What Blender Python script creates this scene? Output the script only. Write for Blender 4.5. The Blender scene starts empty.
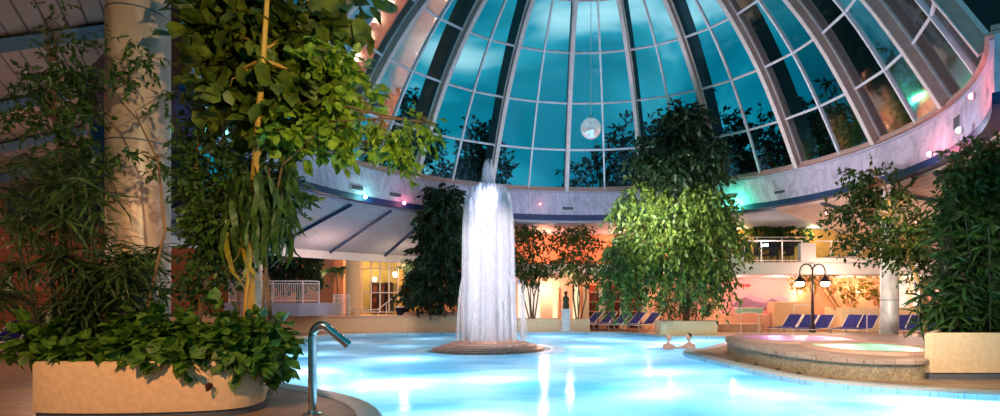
import bpy, bmesh, math, random
import numpy as np
from mathutils import Vector, Matrix
random.seed(7); RNG = np.random.default_rng(11)
R = math.radians; PI = math.pi
C = bpy.context.scene.collection
F, CX, HY, EYE = 563.0, 570.0, 300.0, 1.6
def X(u, Y): return (u-CX)/F*Y
def Z(v, Y): return EYE-(v-HY)/F*Y
def gy(v, z=0.0): return (EYE-z)*F/(v-HY)
def s2l(c): c /= 255.0; return c/12.92 if c <= .04045 else ((c+.055)/1.055)**2.4
def rgb(r, g, b): return (s2l(r), s2l(g), s2l(b), 1)

# ------------------------------------------------------------------ materials
M = {}
def nt(name):
    m = bpy.data.materials.new(name); m.use_nodes = True
    t = m.node_tree; t.nodes.clear(); M[name] = m
    return m, t, t.nodes, t.links
def N(t, typ, **kw):
    n = t.nodes.new(typ)
    for k, v in kw.items():
        if k in n.inputs.keys(): n.inputs[k].default_value = v
        else: setattr(n, k, v)
    return n
def ramp(t, fac, stops, interp='LINEAR'):
    r = t.nodes.new('ShaderNodeValToRGB'); r.color_ramp.interpolation = interp
    e = r.color_ramp.elements
    while len(e) < len(stops): e.new(.5)
    for el, (p, c) in zip(e, stops): el.position = p; el.color = c
    t.links.new(fac, r.inputs[0]); return r.outputs[0]
def coords(t, scale=(1, 1, 1), rot=(0, 0, 0)):
    g = t.nodes.new('ShaderNodeNewGeometry'); mp = t.nodes.new('ShaderNodeMapping')
    mp.inputs['Scale'].default_value = scale; mp.inputs['Rotation'].default_value = rot
    t.links.new(g.outputs['Position'], mp.inputs[0]); return mp.outputs[0]
def plain(name, col, rough=.6, metal=0, var=.12, scale=6, bump=0.0, spec=.4):
    m, t, n, l = nt(name)
    b = N(t, 'ShaderNodeBsdfPrincipled', Roughness=rough, Metallic=metal)
    b.inputs['Specular IOR Level'].default_value = spec
    nz = N(t, 'ShaderNodeTexNoise', Scale=scale, Detail=3.0)
    l.new(coords(t), nz.inputs['Vector'])
    a = tuple(min(1, c*(1-var)) for c in col[:3])+(1,); d = tuple(min(1, c*(1+var)) for c in col[:3])+(1,)
    l.new(ramp(t, nz.outputs[0], [(.3, a), (.7, d)]), b.inputs['Base Color'])
    if bump:
        bp = N(t, 'ShaderNodeBump', Strength=bump, Distance=.02); l.new(nz.outputs[0], bp.inputs['Height']); l.new(bp.outputs[0], b.inputs['Normal'])
    o = n.new('ShaderNodeOutputMaterial'); l.new(b.outputs[0], o.inputs[0]); return m
def emis(name, col, st):
    m, t, n, l = nt(name)
    e = N(t, 'ShaderNodeEmission', Color=col, Strength=st)
    o = n.new('ShaderNodeOutputMaterial'); l.new(e.outputs[0], o.inputs[0]); return m
def leafmat(name, dark, light, rough=.45, scale=9, trans=.3):
    m, t, n, l = nt(name)
    nz = N(t, 'ShaderNodeTexNoise', Scale=scale, Detail=2.0); l.new(coords(t), nz.inputs['Vector'])
    col = ramp(t, nz.outputs[0], [(.32, dark), (.66, light)])
    b = N(t, 'ShaderNodeBsdfPrincipled', Roughness=rough); b.inputs['Specular IOR Level'].default_value = .35
    tr = n.new('ShaderNodeBsdfTranslucent'); mx = N(t, 'ShaderNodeMixShader'); mx.inputs[0].default_value = trans
    l.new(col, b.inputs['Base Color']); l.new(col, tr.inputs[0]); l.new(b.outputs[0], mx.inputs[1]); l.new(tr.outputs[0], mx.inputs[2])
    o = n.new('ShaderNodeOutputMaterial'); l.new(mx.outputs[0], o.inputs[0]); return m

def marble(name, base, vein, scale=1.0, rough=.35):
    m, t, n, l = nt(name)
    b = N(t, 'ShaderNodeBsdfPrincipled', Roughness=rough)
    co = coords(t, (1, 1, .55), (R(20), R(28), 0))
    nz = N(t, 'ShaderNodeTexNoise', Scale=1.3*scale, Detail=5.0, Distortion=1.2); l.new(co, nz.inputs['Vector'])
    w = N(t, 'ShaderNodeTexWave', Scale=1.1*scale, Distortion=9.0, Detail=3.0); w.inputs['Detail Scale'].default_value = 1.6
    l.new(co, w.inputs['Vector'])
    mid = tuple((a*2+c)/3 for a, c in zip(base, vein))
    c1 = ramp(t, w.outputs['Fac'], [(0, mid), (.3, base), (.6, base), (1, base)])
    c2 = ramp(t, nz.outputs[0], [(.35, vein), (.62, base)])
    mx = N(t, 'ShaderNodeMix', data_type='RGBA', blend_type='MULTIPLY'); mx.inputs[0].default_value = .6
    l.new(c1, mx.inputs[6]); l.new(c2, mx.inputs[7]); l.new(mx.outputs[2], b.inputs['Base Color'])
    o = n.new('ShaderNodeOutputMaterial'); l.new(b.outputs[0], o.inputs[0]); return m

def tiles(name, c1, c2, grout, scale, w=1., h=1., mortar=.02, rough=.45, offset=0.0, vert=False, bump=.3, spec=.4):
    m, t, n, l = nt(name)
    b = N(t, 'ShaderNodeBsdfPrincipled', Roughness=rough); b.inputs['Specular IOR Level'].default_value = spec
    k = N(t, 'ShaderNodeTexBrick', Scale=scale, Color1=c1, Color2=c2, Mortar=grout); k.offset = offset
    k.inputs['Mortar Size'].default_value = mortar; k.inputs['Brick Width'].default_value = w; k.inputs['Row Height'].default_value = h
    if vert:   # wrap round vertical curved faces: use (atan-ish) x+y and z
        g = n.new('ShaderNodeNewGeometry'); sp = n.new('ShaderNodeSeparateXYZ'); cb = n.new('ShaderNodeCombineXYZ'); ad = N(t, 'ShaderNodeMath', operation='SUBTRACT')
        l.new(g.outputs['Position'], sp.inputs[0]); l.new(sp.outputs[0], ad.inputs[0]); l.new(sp.outputs[1], ad.inputs[1])
        l.new(ad.outputs[0], cb.inputs[0]); l.new(sp.outputs[2], cb.inputs[1]); l.new(cb.outputs[0], k.inputs['Vector'])
    else: l.new(coords(t), k.inputs['Vector'])
    nz = N(t, 'ShaderNodeTexNoise', Scale=1.7, Detail=4.0); l.new(coords(t), nz.inputs['Vector'])
    mx = N(t, 'ShaderNodeMix', data_type='RGBA', blend_type='MULTIPLY'); mx.inputs[0].default_value = .5
    l.new(k.outputs[0], mx.inputs[6]); l.new(ramp(t, nz.outputs[0], [(.3, (.6, .6, .6, 1)), (.7, (1, 1, 1, 1))]), mx.inputs[7])
    l.new(mx.outputs[2], b.inputs['Base Color'])
    bp = N(t, 'ShaderNodeBump', Strength=bump, Distance=.01); l.new(k.outputs['Fac'], bp.inputs['Height']); bp.invert = True
    l.new(bp.outputs[0], b.inputs['Normal'])
    o = n.new('ShaderNodeOutputMaterial'); l.new(b.outputs[0], o.inputs[0]); return m

def planks(name, c, line, period, direction, axis_center=None, rough=.5):
    """boards: distance along direction (or radius about a centre) cut by dark joints"""
    m, t, n, l = nt(name)
    b = N(t, 'ShaderNodeBsdfPrincipled', Roughness=rough)
    g = n.new('ShaderNodeNewGeometry')
    if axis_center:
        sb = N(t, 'ShaderNodeVectorMath', operation='SUBTRACT'); sb.inputs[1].default_value = axis_center
        ml = N(t, 'ShaderNodeVectorMath', operation='MULTIPLY'); ml.inputs[1].default_value = (1, 1, 0)
        ln = N(t, 'ShaderNodeVectorMath', operation='LENGTH')
        l.new(g.outputs['Position'], sb.inputs[0]); l.new(sb.outputs[0], ml.inputs[0]); l.new(ml.outputs[0], ln.inputs[0]); val = ln.outputs['Value']
    else:
        dt = N(t, 'ShaderNodeVectorMath', operation='DOT_PRODUCT'); dt.inputs[1].default_value = direction
        l.new(g.outputs['Position'], dt.inputs[0]); val = dt.outputs['Value']
    dv = N(t, 'ShaderNodeMath', operation='DIVIDE'); dv.inputs[1].default_value = period
    fr = N(t, 'ShaderNodeMath', operation='FRACT'); l.new(val, dv.inputs[0]); l.new(dv.outputs[0], fr.inputs[0])
    nz = N(t, 'ShaderNodeTexNoise', Scale=2.0, Detail=3.0); l.new(coords(t), nz.inputs['Vector'])
    cc = ramp(t, nz.outputs[0], [(.3, tuple(x*.8 for x in c[:3])+(1,)), (.7, c)])
    k = ramp(t, fr.outputs[0], [(0, (1, 1, 1, 1)), (.09, (1, 1, 1, 1)), (.1, (0, 0, 0, 1))], 'CONSTANT')
    mx = N(t, 'ShaderNodeMix', data_type='RGBA'); l.new(k, mx.inputs[0]); l.new(cc, mx.inputs[6]); mx.inputs[7].default_value = line
    l.new(mx.outputs[2], b.inputs['Base Color'])
    o = n.new('ShaderNodeOutputMaterial'); l.new(b.outputs[0], o.inputs[0]); return m

def glassmat(name, tint, refl=.12, rough=.03):
    m, t, n, l = nt(name)
    tr = N(t, 'ShaderNodeBsdfTransparent', Color=tint); gl = N(t, 'ShaderNodeBsdfGlossy', Roughness=rough)
    fr = N(t, 'ShaderNodeFresnel', IOR=1.5); mx = n.new('ShaderNodeMixShader')
    ad = N(t, 'ShaderNodeMath', operation='ADD'); ad.inputs[1].default_value = refl; ad.use_clamp = True
    hf = N(t, 'ShaderNodeMath', operation='MULTIPLY'); hf.inputs[1].default_value = .5; l.new(fr.outputs[0], hf.inputs[0])
    l.new(hf.outputs[0], ad.inputs[0]); l.new(ad.outputs[0], mx.inputs[0]); l.new(tr.outputs[0], mx.inputs[1]); l.new(gl.outputs[0], mx.inputs[2])
    o = n.new('ShaderNodeOutputMaterial'); l.new(mx.outputs[0], o.inputs[0]); return m

def watermat(name, c_dark, c_light, rough=.12, trans=.75, ripple=.25, scale=.9):
    m, t, n, l = nt(name)
    nz = N(t, 'ShaderNodeTexNoise', Scale=scale*.35, Detail=3.0, Distortion=.6); l.new(coords(t, (1, 1.6, 1)), nz.inputs['Vector'])
    col = ramp(t, nz.outputs[0], [(.3, c_dark), (.68, c_light)])
    tl = n.new('ShaderNodeBsdfTranslucent'); df = n.new('ShaderNodeBsdfDiffuse'); m1 = n.new('ShaderNodeMixShader'); m1.inputs[0].default_value = trans
    l.new(col, tl.inputs[0]); l.new(col, df.inputs[0]); l.new(df.outputs[0], m1.inputs[1]); l.new(tl.outputs[0], m1.inputs[2])
    gl = N(t, 'ShaderNodeBsdfGlossy', Roughness=rough); fr = N(t, 'ShaderNodeFresnel', IOR=1.33)
    fm = N(t, 'ShaderNodeMath', operation='MULTIPLY'); fm.inputs[1].default_value = .55; l.new(fr.outputs[0], fm.inputs[0])
    n2 = N(t, 'ShaderNodeTexNoise', Scale=scale*2.2, Detail=2.0); l.new(coords(t), n2.inputs['Vector'])
    bp = N(t, 'ShaderNodeBump', Strength=ripple, Distance=.05); l.new(n2.outputs[0], bp.inputs['Height']); l.new(bp.outputs[0], gl.inputs['Normal']); l.new(bp.outputs[0], fr.inputs['Normal'])
    m2 = n.new('ShaderNodeMixShader'); l.new(fm.outputs[0], m2.inputs[0]); l.new(m1.outputs[0], m2.inputs[1]); l.new(gl.outputs[0], m2.inputs[2])
    o = n.new('ShaderNodeOutputMaterial'); l.new(m2.outputs[0], o.inputs[0]); return m

DCX, DCY = .56, 17.82
marble('marble_band', rgb(210, 204, 216), rgb(140, 134, 152), 1.3)
marble('marble_column', rgb(208, 184, 164), rgb(158, 132, 114), .8)
plain('rib_beige', rgb(166, 134, 122), .5)
plain('navy', rgb(16, 22, 44), .6)
plain('rib_white', rgb(196, 184, 180), .45)
plain('mullion', rgb(200, 200, 205), .4)
plain('fin_dark', rgb(14, 16, 20), .6)
plain('blue_trim', rgb(8, 36, 78), .5)
plain('ceiling_white', rgb(158, 158, 168), .7)
plain('beam_blue', rgb(34, 60, 96), .5)
plain('beam_grey', rgb(62, 80, 88), .6)
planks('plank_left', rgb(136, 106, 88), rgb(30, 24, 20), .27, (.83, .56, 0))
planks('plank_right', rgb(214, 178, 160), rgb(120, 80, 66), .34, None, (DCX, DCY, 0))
tiles('deck_tile', rgb(178, 140, 108), rgb(160, 124, 96), rgb(96, 74, 60), 1.0, .6, .6, .012, .4)
plain('coping', rgb(196, 190, 182), .35, scale=14)
tiles('basin', rgb(190, 225, 235), rgb(176, 215, 230), rgb(150, 190, 205), 4.0, 1, 1, .03)
plain('stucco_peach', rgb(236, 196, 150), .75, var=.08, scale=11, bump=.6)
plain('stucco_cream', rgb(232, 206, 164), .75, var=.06, scale=7, bump=.4)
plain('stucco_pink', rgb(232, 178, 150), .8, var=.05)
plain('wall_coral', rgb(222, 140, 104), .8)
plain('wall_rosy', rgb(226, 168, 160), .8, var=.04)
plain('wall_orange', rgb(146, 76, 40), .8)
plain('wall_ochre', rgb(190, 150, 84), .8, var=.2, scale=2)
plain('parapet_grey', rgb(160, 164, 184), .7, var=.05)
plain('slab_white', rgb(214, 208, 204), .7, var=.05)
plain('plinth_dark', rgb(92, 92, 98), .6)
plain('soil', rgb(40, 28, 20), .95)
plain('bark', rgb(112, 84, 56), .85, scale=20, bump=.8)
plain('bark_pale', rgb(176, 140, 84), .8, scale=20, bump=.5)
plain('bamboo', rgb(186, 138, 56), .5, scale=8)
plain('chrome', rgb(205, 196, 188), .18, metal=1, var=.03)
plain('rail_white', rgb(236, 226, 222), .4)
plain('frame_white', rgb(240, 225, 215), .45)
plain('fabric_blue', rgb(32, 34, 112), .85, var=.25, scale=30)
plain('fabric_dark', rgb(28, 28, 40), .85)
plain('iron_dark', rgb(34, 22, 34), .4)
plain('shelf_red', rgb(140, 58, 26), .6)
plain('shelf_edge', rgb(214, 140, 90), .6)
plain('vent_grey', rgb(96, 100, 110), .5)
plain('vent_frame', rgb(196, 190, 200), .5)
plain('black', rgb(12, 12, 14), .5)
plain('skin', rgb(224, 168, 140), .5, var=.05)
plain('hair_dark', rgb(42, 26, 20), .6)
plain('hair_pale', rgb(206, 172, 146), .6)
plain('swimwear', rgb(30, 34, 60), .6)
plain('statue_white', rgb(226, 216, 206), .6)
plain('trunk_green', rgb(60, 62, 40), .8)
tiles('mosaic', rgb(206, 180, 140), rgb(150, 122, 92), rgb(190, 172, 140), 22.0, 1, 1, .08, .45, 0, True)
tiles('brick_disc', rgb(214, 160, 138), rgb(196, 134, 112), rgb(236, 214, 200), 4.5, 1.1, .55, .05, .4, .5, True)
tiles('wet_tile', rgb(214, 176, 152), rgb(198, 158, 134), rgb(150, 112, 92), 2.5, 1, 1, .02, .5, spec=.2)
glassmat('dome_glass', (.76, .95, .98, 1), .01, .07)
glassmat('clear_glass', (.85, .95, .95, 1), .02)
watermat('pool_water', rgb(96, 180, 216), rgb(196, 228, 240))
watermat('foam', rgb(226, 240, 246), rgb(246, 250, 252), .3, .8)
watermat('tub_purple', rgb(222, 176, 226), rgb(236, 196, 238), rough=.3, trans=.85)
watermat('tub_green', rgb(176, 232, 204), rgb(206, 244, 222), rough=.3, trans=.85)
leafmat('leaf_fig', rgb(24, 46, 12), rgb(112, 120, 36), scale=4)
leafmat('leaf_fig_bright', rgb(70, 104, 20), rgb(150, 166, 46))
leafmat('leaf_ficus', rgb(26, 50, 18), rgb(70, 96, 34))
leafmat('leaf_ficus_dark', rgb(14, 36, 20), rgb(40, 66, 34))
leafmat('leaf_main', rgb(26, 60, 24), rgb(108, 134, 52), scale=5)
marble('marble_pale', rgb(226, 220, 210), rgb(160, 160, 150), .9)
leafmat('leaf_pothos', rgb(44, 86, 22), rgb(112, 150, 52))
leafmat('leaf_papyrus', rgb(30, 56, 26), rgb(80, 104, 52))
leafmat('leaf_bamboo', rgb(20, 52, 20), rgb(76, 108, 44))
leafmat('leaf_shrub', rgb(96, 104, 26), rgb(170, 160, 60))
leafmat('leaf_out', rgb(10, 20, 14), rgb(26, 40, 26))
leafmat('leaf_dry', rgb(150, 120, 30), rgb(200, 170, 60))
emis('bulb_white', (1, .95, .9, 1), 30); emis('bulb_green', (.1, 1, .6, 1), 14); emis('bulb_cyan', (.3, 1, .85, 1), 16)
emis('bulb_pink', (1, .18, .28, 1), 14); emis('bulb_red', (1, .12, .12, 1), 16); emis('bulb_warm', (1, .72, .36, 1), 12)
emis('bulb_lamp', (1, .84, .58, 1), 9); emis('window_glow', (1, .78, .62, 1), 1.25); emis('window_cream', (1, .78, .46, 1), 1.3)
emis('bulb_blue', (.6, .75, 1, 1), 16)

# ------------------------------------------------------------------ mesh builder
class MB:
    def __init__(s): s.v = []; s.f = []
    def add(s, vs, fs):
        o = len(s.v); s.v += [tuple(p) for p in vs]; s.f += [tuple(i+o for i in f) for f in fs]; return s
    def box(s, c, d, rz=0, bev=0):
        x, y, z = (q/2 for q in d); co, si = math.cos(rz), math.sin(rz)
        if bev:
            b = bev; ring = [(x-b, -y), (x, -y+b), (x, y-b), (x-b, y), (-x+b, y), (-x, y-b), (-x, -y+b), (-x+b, -y)]
            vs = []
            for zz, k in ((-z, 0), (z-b, 0), (z, b)):
                for (px, py) in ring: vs.append((px*(1-k/x), py*(1-k/y), zz))
            fs = [tuple(range(7, -1, -1)), tuple(range(16, 24))]
            for r in range(2): fs += [(r*8+i, r*8+(i+1) % 8, (r+1)*8+(i+1) % 8, (r+1)*8+i) for i in range(8)]
        else:
            vs = [(a*x, b*y, e*z) for e in (-1, 1) for a, b in ((-1, -1), (1, -1), (1, 1), (-1, 1))]
            fs = [(3, 2, 1, 0), (4, 5, 6, 7)]+[(i, (i+1) % 4, (i+1) % 4+4, i+4) for i in range(4)]
        return s.add([(c[0]+p[0]*co-p[1]*si, c[1]+p[0]*si+p[1]*co, c[2]+p[2]) for p in vs], fs)
    def tube(s, pts, rad, n=8, cap=True):
        P = [Vector(p) for p in pts]; m = len(P)
        if not hasattr(rad, '__len__'): rad = [rad]*m
        up = Vector((.13, .21, .97)); vs = []
        for i, p in enumerate(P):
            d = (P[min(i+1, m-1)]-P[max(i-1, 0)]).normalized()
            a = d.cross(up)
            if a.length < .05: a = d.cross(Vector((1, 0, 0)))
            a.normalize(); b = d.cross(a).normalized()
            for k in range(n):
                t = 2*PI*k/n; vs.append(p+(a*math.cos(t)+b*math.sin(t))*rad[i])
        fs = [(i*n+k, i*n+(k+1) % n, (i+1)*n+(k+1) % n, (i+1)*n+k) for i in range(m-1) for k in range(n)]
        if cap: fs += [tuple(range(n-1, -1, -1)), tuple((m-1)*n+k for k in range(n))]
        return s.add(vs, fs)
    def lathe(s, prof, c=(0, 0, 0), n=24, a0=0, a1=2*PI):
        full = abs(a1-a0-2*PI) < 1e-6; cols = n if full else n+1; m = len(prof); vs = []
        for j in range(cols):
            a = a0+(a1-a0)*j/n
            for r, z in prof: vs.append((c[0]+r*math.sin(a), c[1]+r*math.cos(a), c[2]+z))
        fs = [(j*m+i, j*m+i+1, ((j+1) % cols)*m+i+1, ((j+1) % cols)*m+i) for j in range(n) for i in range(m-1)]
        return s.add(vs, fs)
    def sweep(s, prof, c, a0, a1, n):     # closed profile (r,z) swept about c
        m = len(prof); vs = []
        for j in range(n+1):
            a = a0+(a1-a0)*j/n
            for r, z in prof: vs.append((c[0]+r*math.sin(a), c[1]+r*math.cos(a), z))
        fs = [(j*m+i, j*m+(i+1) % m, (j+1)*m+(i+1) % m, (j+1)*m+i) for j in range(n) for i in range(m)]
        fs += [tuple(range(m)), tuple(n*m+i for i in range(m-1, -1, -1))]
        return s.add(vs, fs)
    def prism(s, poly, z0, z1):
        n = len(poly)
        return s.add([(p[0], p[1], z0) for p in poly]+[(p[0], p[1], z1) for p in poly],
                     [tuple(range(n-1, -1, -1)), tuple(range(n, 2*n))]+[(i, (i+1) % n, n+(i+1) % n, n+i) for i in range(n)])
    def ball(s, c, r, n=14, m=9):
        if not hasattr(r, '__len__'): r = (r, r, r)
        vs = [(c[0], c[1], c[2]-r[2])]
        for i in range(1, m):
            a = PI*i/m
            for k in range(n): vs.append((c[0]+r[0]*math.sin(a)*math.cos(2*PI*k/n), c[1]+r[1]*math.sin(a)*math.sin(2*PI*k/n), c[2]-r[2]*math.cos(a)))
        vs.append((c[0], c[1], c[2]+r[2])); t = len(vs)-1
        fs = [(0, 1+(k+1) % n, 1+k) for k in range(n)]+[(t, 1+(m-2)*n+k, 1+(m-2)*n+(k+1) % n) for k in range(n)]
        fs += [(1+i*n+k, 1+i*n+(k+1) % n, 1+(i+1)*n+(k+1) % n, 1+(i+1)*n+k) for i in range(m-2) for k in range(n)]
        return s.add(vs, fs)
    def build(s, name, mat, parent=None, smooth=True, local=False, angle=40):
        me = bpy.data.meshes.new(name); off = Vector((0, 0, 0))
        if parent is not None and not local:
            p = parent
            while p is not None: off += p.location; p = p.parent
        me.from_pydata([(v[0]-off[0], v[1]-off[1], v[2]-off[2]) for v in s.v], [], s.f)
        me.materials.append(M[mat] if isinstance(mat, str) else mat)
        bm = bmesh.new(); bm.from_mesh(me); bmesh.ops.recalc_face_normals(bm, faces=bm.faces)
        if smooth:
            for f in bm.faces: f.smooth = True
            for e in bm.edges:
                if len(e.link_faces) == 2 and e.calc_face_angle(0) > R(angle): e.smooth = False
        bm.to_mesh(me); bm.free()
        o = bpy.data.objects.new(name, me); C.objects.link(o)
        if parent is not None: o.parent = parent
        return o
def thing(name, label, cat, loc=(0, 0, 0), rz=0, group=None):
    o = bpy.data.objects.new(name, None); C.objects.link(o); o.location = loc; o.rotation_euler = (0, 0, rz); o.empty_display_size = .1
    o['label'] = label; o['category'] = cat
    if group: o['group'] = group
    return o
def tag(o, label, cat, group=None, kind=None):
    o['label'] = label; o['category'] = cat
    if group: o['group'] = group
    if kind: o['kind'] = kind
    return o
def struct(o, label=None, cat=None):
    o['kind'] = 'structure'
    if label: o['label'] = label; o['category'] = cat
    return o
def copy_tree(o, parent=None):
    c = o.copy(); C.objects.link(c); c.parent = parent
    for ch in list(o.children): copy_tree(ch, c)
    return c
def catmull(P, sub=4, closed=True):
    out = []; n = len(P)
    for i in range(n if closed else n-1):
        g = lambda k: P[k % n] if closed else P[max(0, min(n-1, k))]
        a, b, c, d = (np.array(g(i+k), float) for k in (-1, 0, 1, 2))
        for j in range(sub):
            t = j/sub; out.append(tuple(.5*((2*b)+(c-a)*t+(2*a-5*b+4*c-d)*t*t+(3*b-a-3*c+d)*t**3)))
    if not closed: out.append(tuple(P[-1]))
    return out
def offset(poly, d):      # outward for counter-clockwise
    n = len(poly); out = []
    for i in range(n):
        a, b = np.array(poly[i-1]), np.array(poly[(i+1) % n]); t = b-a; t = t/(np.linalg.norm(t)+1e-9)
        out.append((poly[i][0]+t[1]*d, poly[i][1]-t[0]*d))
    return out
def area(P): return sum(P[i][0]*P[(i+1) % len(P)][1]-P[(i+1) % len(P)][0]*P[i][1] for i in range(len(P)))/2
def holed(loops, z, name, mat, thick=0):
    bm = bmesh.new(); es = []
    for L in loops:
        vs = [bm.verts.new((p[0], p[1], z)) for p in L]
        es += [bm.edges.new((vs[i], vs[(i+1) % len(vs)])) for i in range(len(vs))]
    bmesh.ops.triangle_fill(bm, use_beauty=True, edges=es, normal=(0, 0, 1))
    bmesh.ops.recalc_face_normals(bm, faces=bm.faces)
    me = bpy.data.meshes.new(name); bm.to_mesh(me)
    if sum(f.normal.z for f in bm.faces) < 0:
        bmesh.ops.reverse_faces(bm, faces=bm.faces); bm.to_mesh(me)
    bm.free(); me.materials.append(M[mat]); o = bpy.data.objects.new(name, me); C.objects.link(o); return o

# ------------------------------------------------------------------ foliage
T_LEAF = (np.array([(0, 0, 0), (.42, -.24, .05), (.5, 0, -.03), (.42, .24, .05), (1, 0, -.16)]), [(0, 1, 4, 2), (0, 2, 4, 3)])
T_WIDE = (np.array([(0, 0, 0), (.22, -.34, .05), (.62, -.36, .03), (.5, 0, -.04), (.62, .36, .03), (.22, .34, .05), (1, 0, -.2)]),
          [(0, 1, 2, 3), (3, 2, 6), (0, 3, 4, 5), (3, 6, 4)])
T_BLADE = (np.array([(0, -.01, 0), (0, .01, 0), (.35, -.035, .05), (.35, .035, .05), (.7, -.03, -.04), (.7, .03, -.04), (1, 0, -.3)]),
           [(0, 2, 3, 1), (2, 4, 5, 3), (4, 6, 5)])
T_STRAP = (np.array([(0, -.03, 0), (0, .03, 0), (.3, -.075, .04), (.3, .075, .04), (.7, -.06, -.05), (.7, .06, -.05), (1, 0, -.3)]),
           [(0, 2, 3, 1), (2, 4, 5, 3), (4, 6, 5)])
def place(tmpl, P, D, S, name, mat, parent, rng=RNG, upbias=.8):
    V, Fc = tmpl; n = len(P)
    D = D/(np.linalg.norm(D, axis=1)[:, None]+1e-9)
    up = rng.normal(0, .5, (n, 3))+np.array([0, 0, upbias])
    W = np.cross(up, D); W /= np.linalg.norm(W, axis=1)[:, None]+1e-9
    U = np.cross(D, W)
    S = np.asarray(S)[:, None, None] if np.ndim(S) else S
    A = P[:, None, :]+S*(V[None, :, 0:1]*D[:, None, :]+V[None, :, 1:2]*W[:, None, :]+V[None, :, 2:3]*U[:, None, :])
    A = A.reshape(-1, 3); k = len(V)
    if parent is not None:
        p = parent
        while p is not None: A = A-np.array(p.location); p = p.parent
    lt = np.array([len(f) for f in Fc]); flat = np.concatenate([np.array(f) for f in Fc])
    li = (flat[None, :]+(np.arange(n)*k)[:, None]).ravel()
    tot = np.tile(lt, n); st = np.concatenate([[0], np.cumsum(tot)[:-1]])
    me = bpy.data.meshes.new(name); me.vertices.add(len(A)); me.vertices.foreach_set('co', A.ravel().astype(np.float32))
    me.loops.add(len(li)); me.loops.foreach_set('vertex_index', li.astype(np.int32))
    me.polygons.add(len(tot)); me.polygons.foreach_set('loop_start', st.astype(np.int32)); me.polygons.foreach_set('loop_total', tot.astype(np.int32))
    me.update(calc_edges=True); me.validate(); me.materials.append(M[mat])
    o = bpy.data.objects.new(name, me); C.objects.link(o); o.parent = parent; return o
def sprigs(blobs, per, droop=.6, length=.35, rng=RNG, shell=.55):
    """blobs: (cx,cy,cz,rx,ry,rz,nsprigs) -> leaf points & directions strung along short drooping twigs"""
    P = []; D = []
    for (cx, cy, cz, rx, ry, rz, n) in blobs:
        d = rng.normal(size=(n, 3)); d /= np.linalg.norm(d, axis=1)[:, None]
        rr = (shell+(1-shell)*rng.random(n))[:, None]
        c = np.array([cx, cy, cz])+d*rr*np.array([rx, ry, rz])
        out = d*np.array([1, 1, .4])+rng.normal(0, .45, (n, 3)); out[:, 2] -= droop; out /= np.linalg.norm(out, axis=1)[:, None]
        t = np.linspace(0, 1, per)[None, :, None]*length
        p = c[:, None, :]+out[:, None, :]*t; p[:, :, 2] -= (t[:, :, 0]**2)*droop*.8
        dd = out[:, None, :]*.7+rng.normal(0, .6, (n, per, 3)); dd[:, :, 2] -= droop*.5
        P.append(p.reshape(-1, 3)); D.append(dd.reshape(-1, 3))
    return np.concatenate(P), np.concatenate(D)
def branchy(mb, base, tips, r0, wob=.12, n=6, seg=5, r1f=.2):
    for tp in tips:
        pts = []
        for i in range(seg+1):
            t = i/seg; q = Vector(base).lerp(Vector(tp), t); k = math.sin(t*PI)*wob
            pts.append(q+Vector((random.uniform(-k, k), random.uniform(-k, k), k*.6)))
        mb.tube(pts, [r0*(1-(1-r1f)*i/seg) for i in range(seg+1)], n)
def tree(name, label, cat, base, trunk, blobs, mat, leaf, per=10, droop=.6, length=.4, tmpl=T_LEAF, r0=.09, group=None, bark='bark', upb=.8, shell=.55, nbr=1):
    t = thing(name, label, cat, base, group=group)
    mb = MB(); pts = [Vector(p) for p in trunk]; m = len(pts)
    mb.tube(pts, [r0*(1-.6*i/(m-1)) for i in range(m)], 8)
    for (cx, cy, cz, rx, ry, rz, n) in blobs:
        near = min(pts, key=lambda p: (p-Vector((cx, cy, cz-rz*.6))).length)
        tips = [(cx+random.uniform(-.6, .6)*rx, cy+random.uniform(-.6, .6)*ry, cz+random.uniform(-.4, .6)*rz) for _ in range(2*nbr)]
        branchy(mb, near, tips, r0*.4)
    mb.build('trunk', bark, t)
    P, D = sprigs(blobs, per, droop, length, shell=shell)
    place(tmpl, P, D, leaf*(.65+.7*RNG.random(len(P))), 'foliage', mat, t, upbias=upb)
    return t
# ================================================================== SETTING
world = bpy.data.worlds.new('World'); bpy.context.scene.world = world; world.use_nodes = True
wt = world.node_tree; wt.nodes.clear(); wn = wt.nodes; wl = wt.links
tc = wn.new('ShaderNodeTexCoord'); nz = N(wt, 'ShaderNodeTexNoise', Scale=2.6, Detail=4.0, Distortion=.7); mp = wn.new('ShaderNodeMapping'); mp.inputs['Scale'].default_value = (1, 1, 1.5)
wl.new(tc.outputs['Generated'], mp.inputs[0]); wl.new(mp.outputs[0], nz.inputs['Vector'])
skyc = ramp(wt, nz.outputs[0], [(.3, (.0, .11, .19, 1)), (.5, (.002, .20, .30, 1)), (.58, (.02, .33, .46, 1)), (.68, (.5, .85, .95, 1))])  # palest stop: cloud patches that also stand in for lamp reflections in the glass
bgd = N(wt, 'ShaderNodeBackground', Strength=1.05); wl.new(skyc, bgd.inputs[0]); wo = wn.new('ShaderNodeOutputWorld'); wl.new(bgd.outputs[0], wo.inputs[0])

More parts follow.
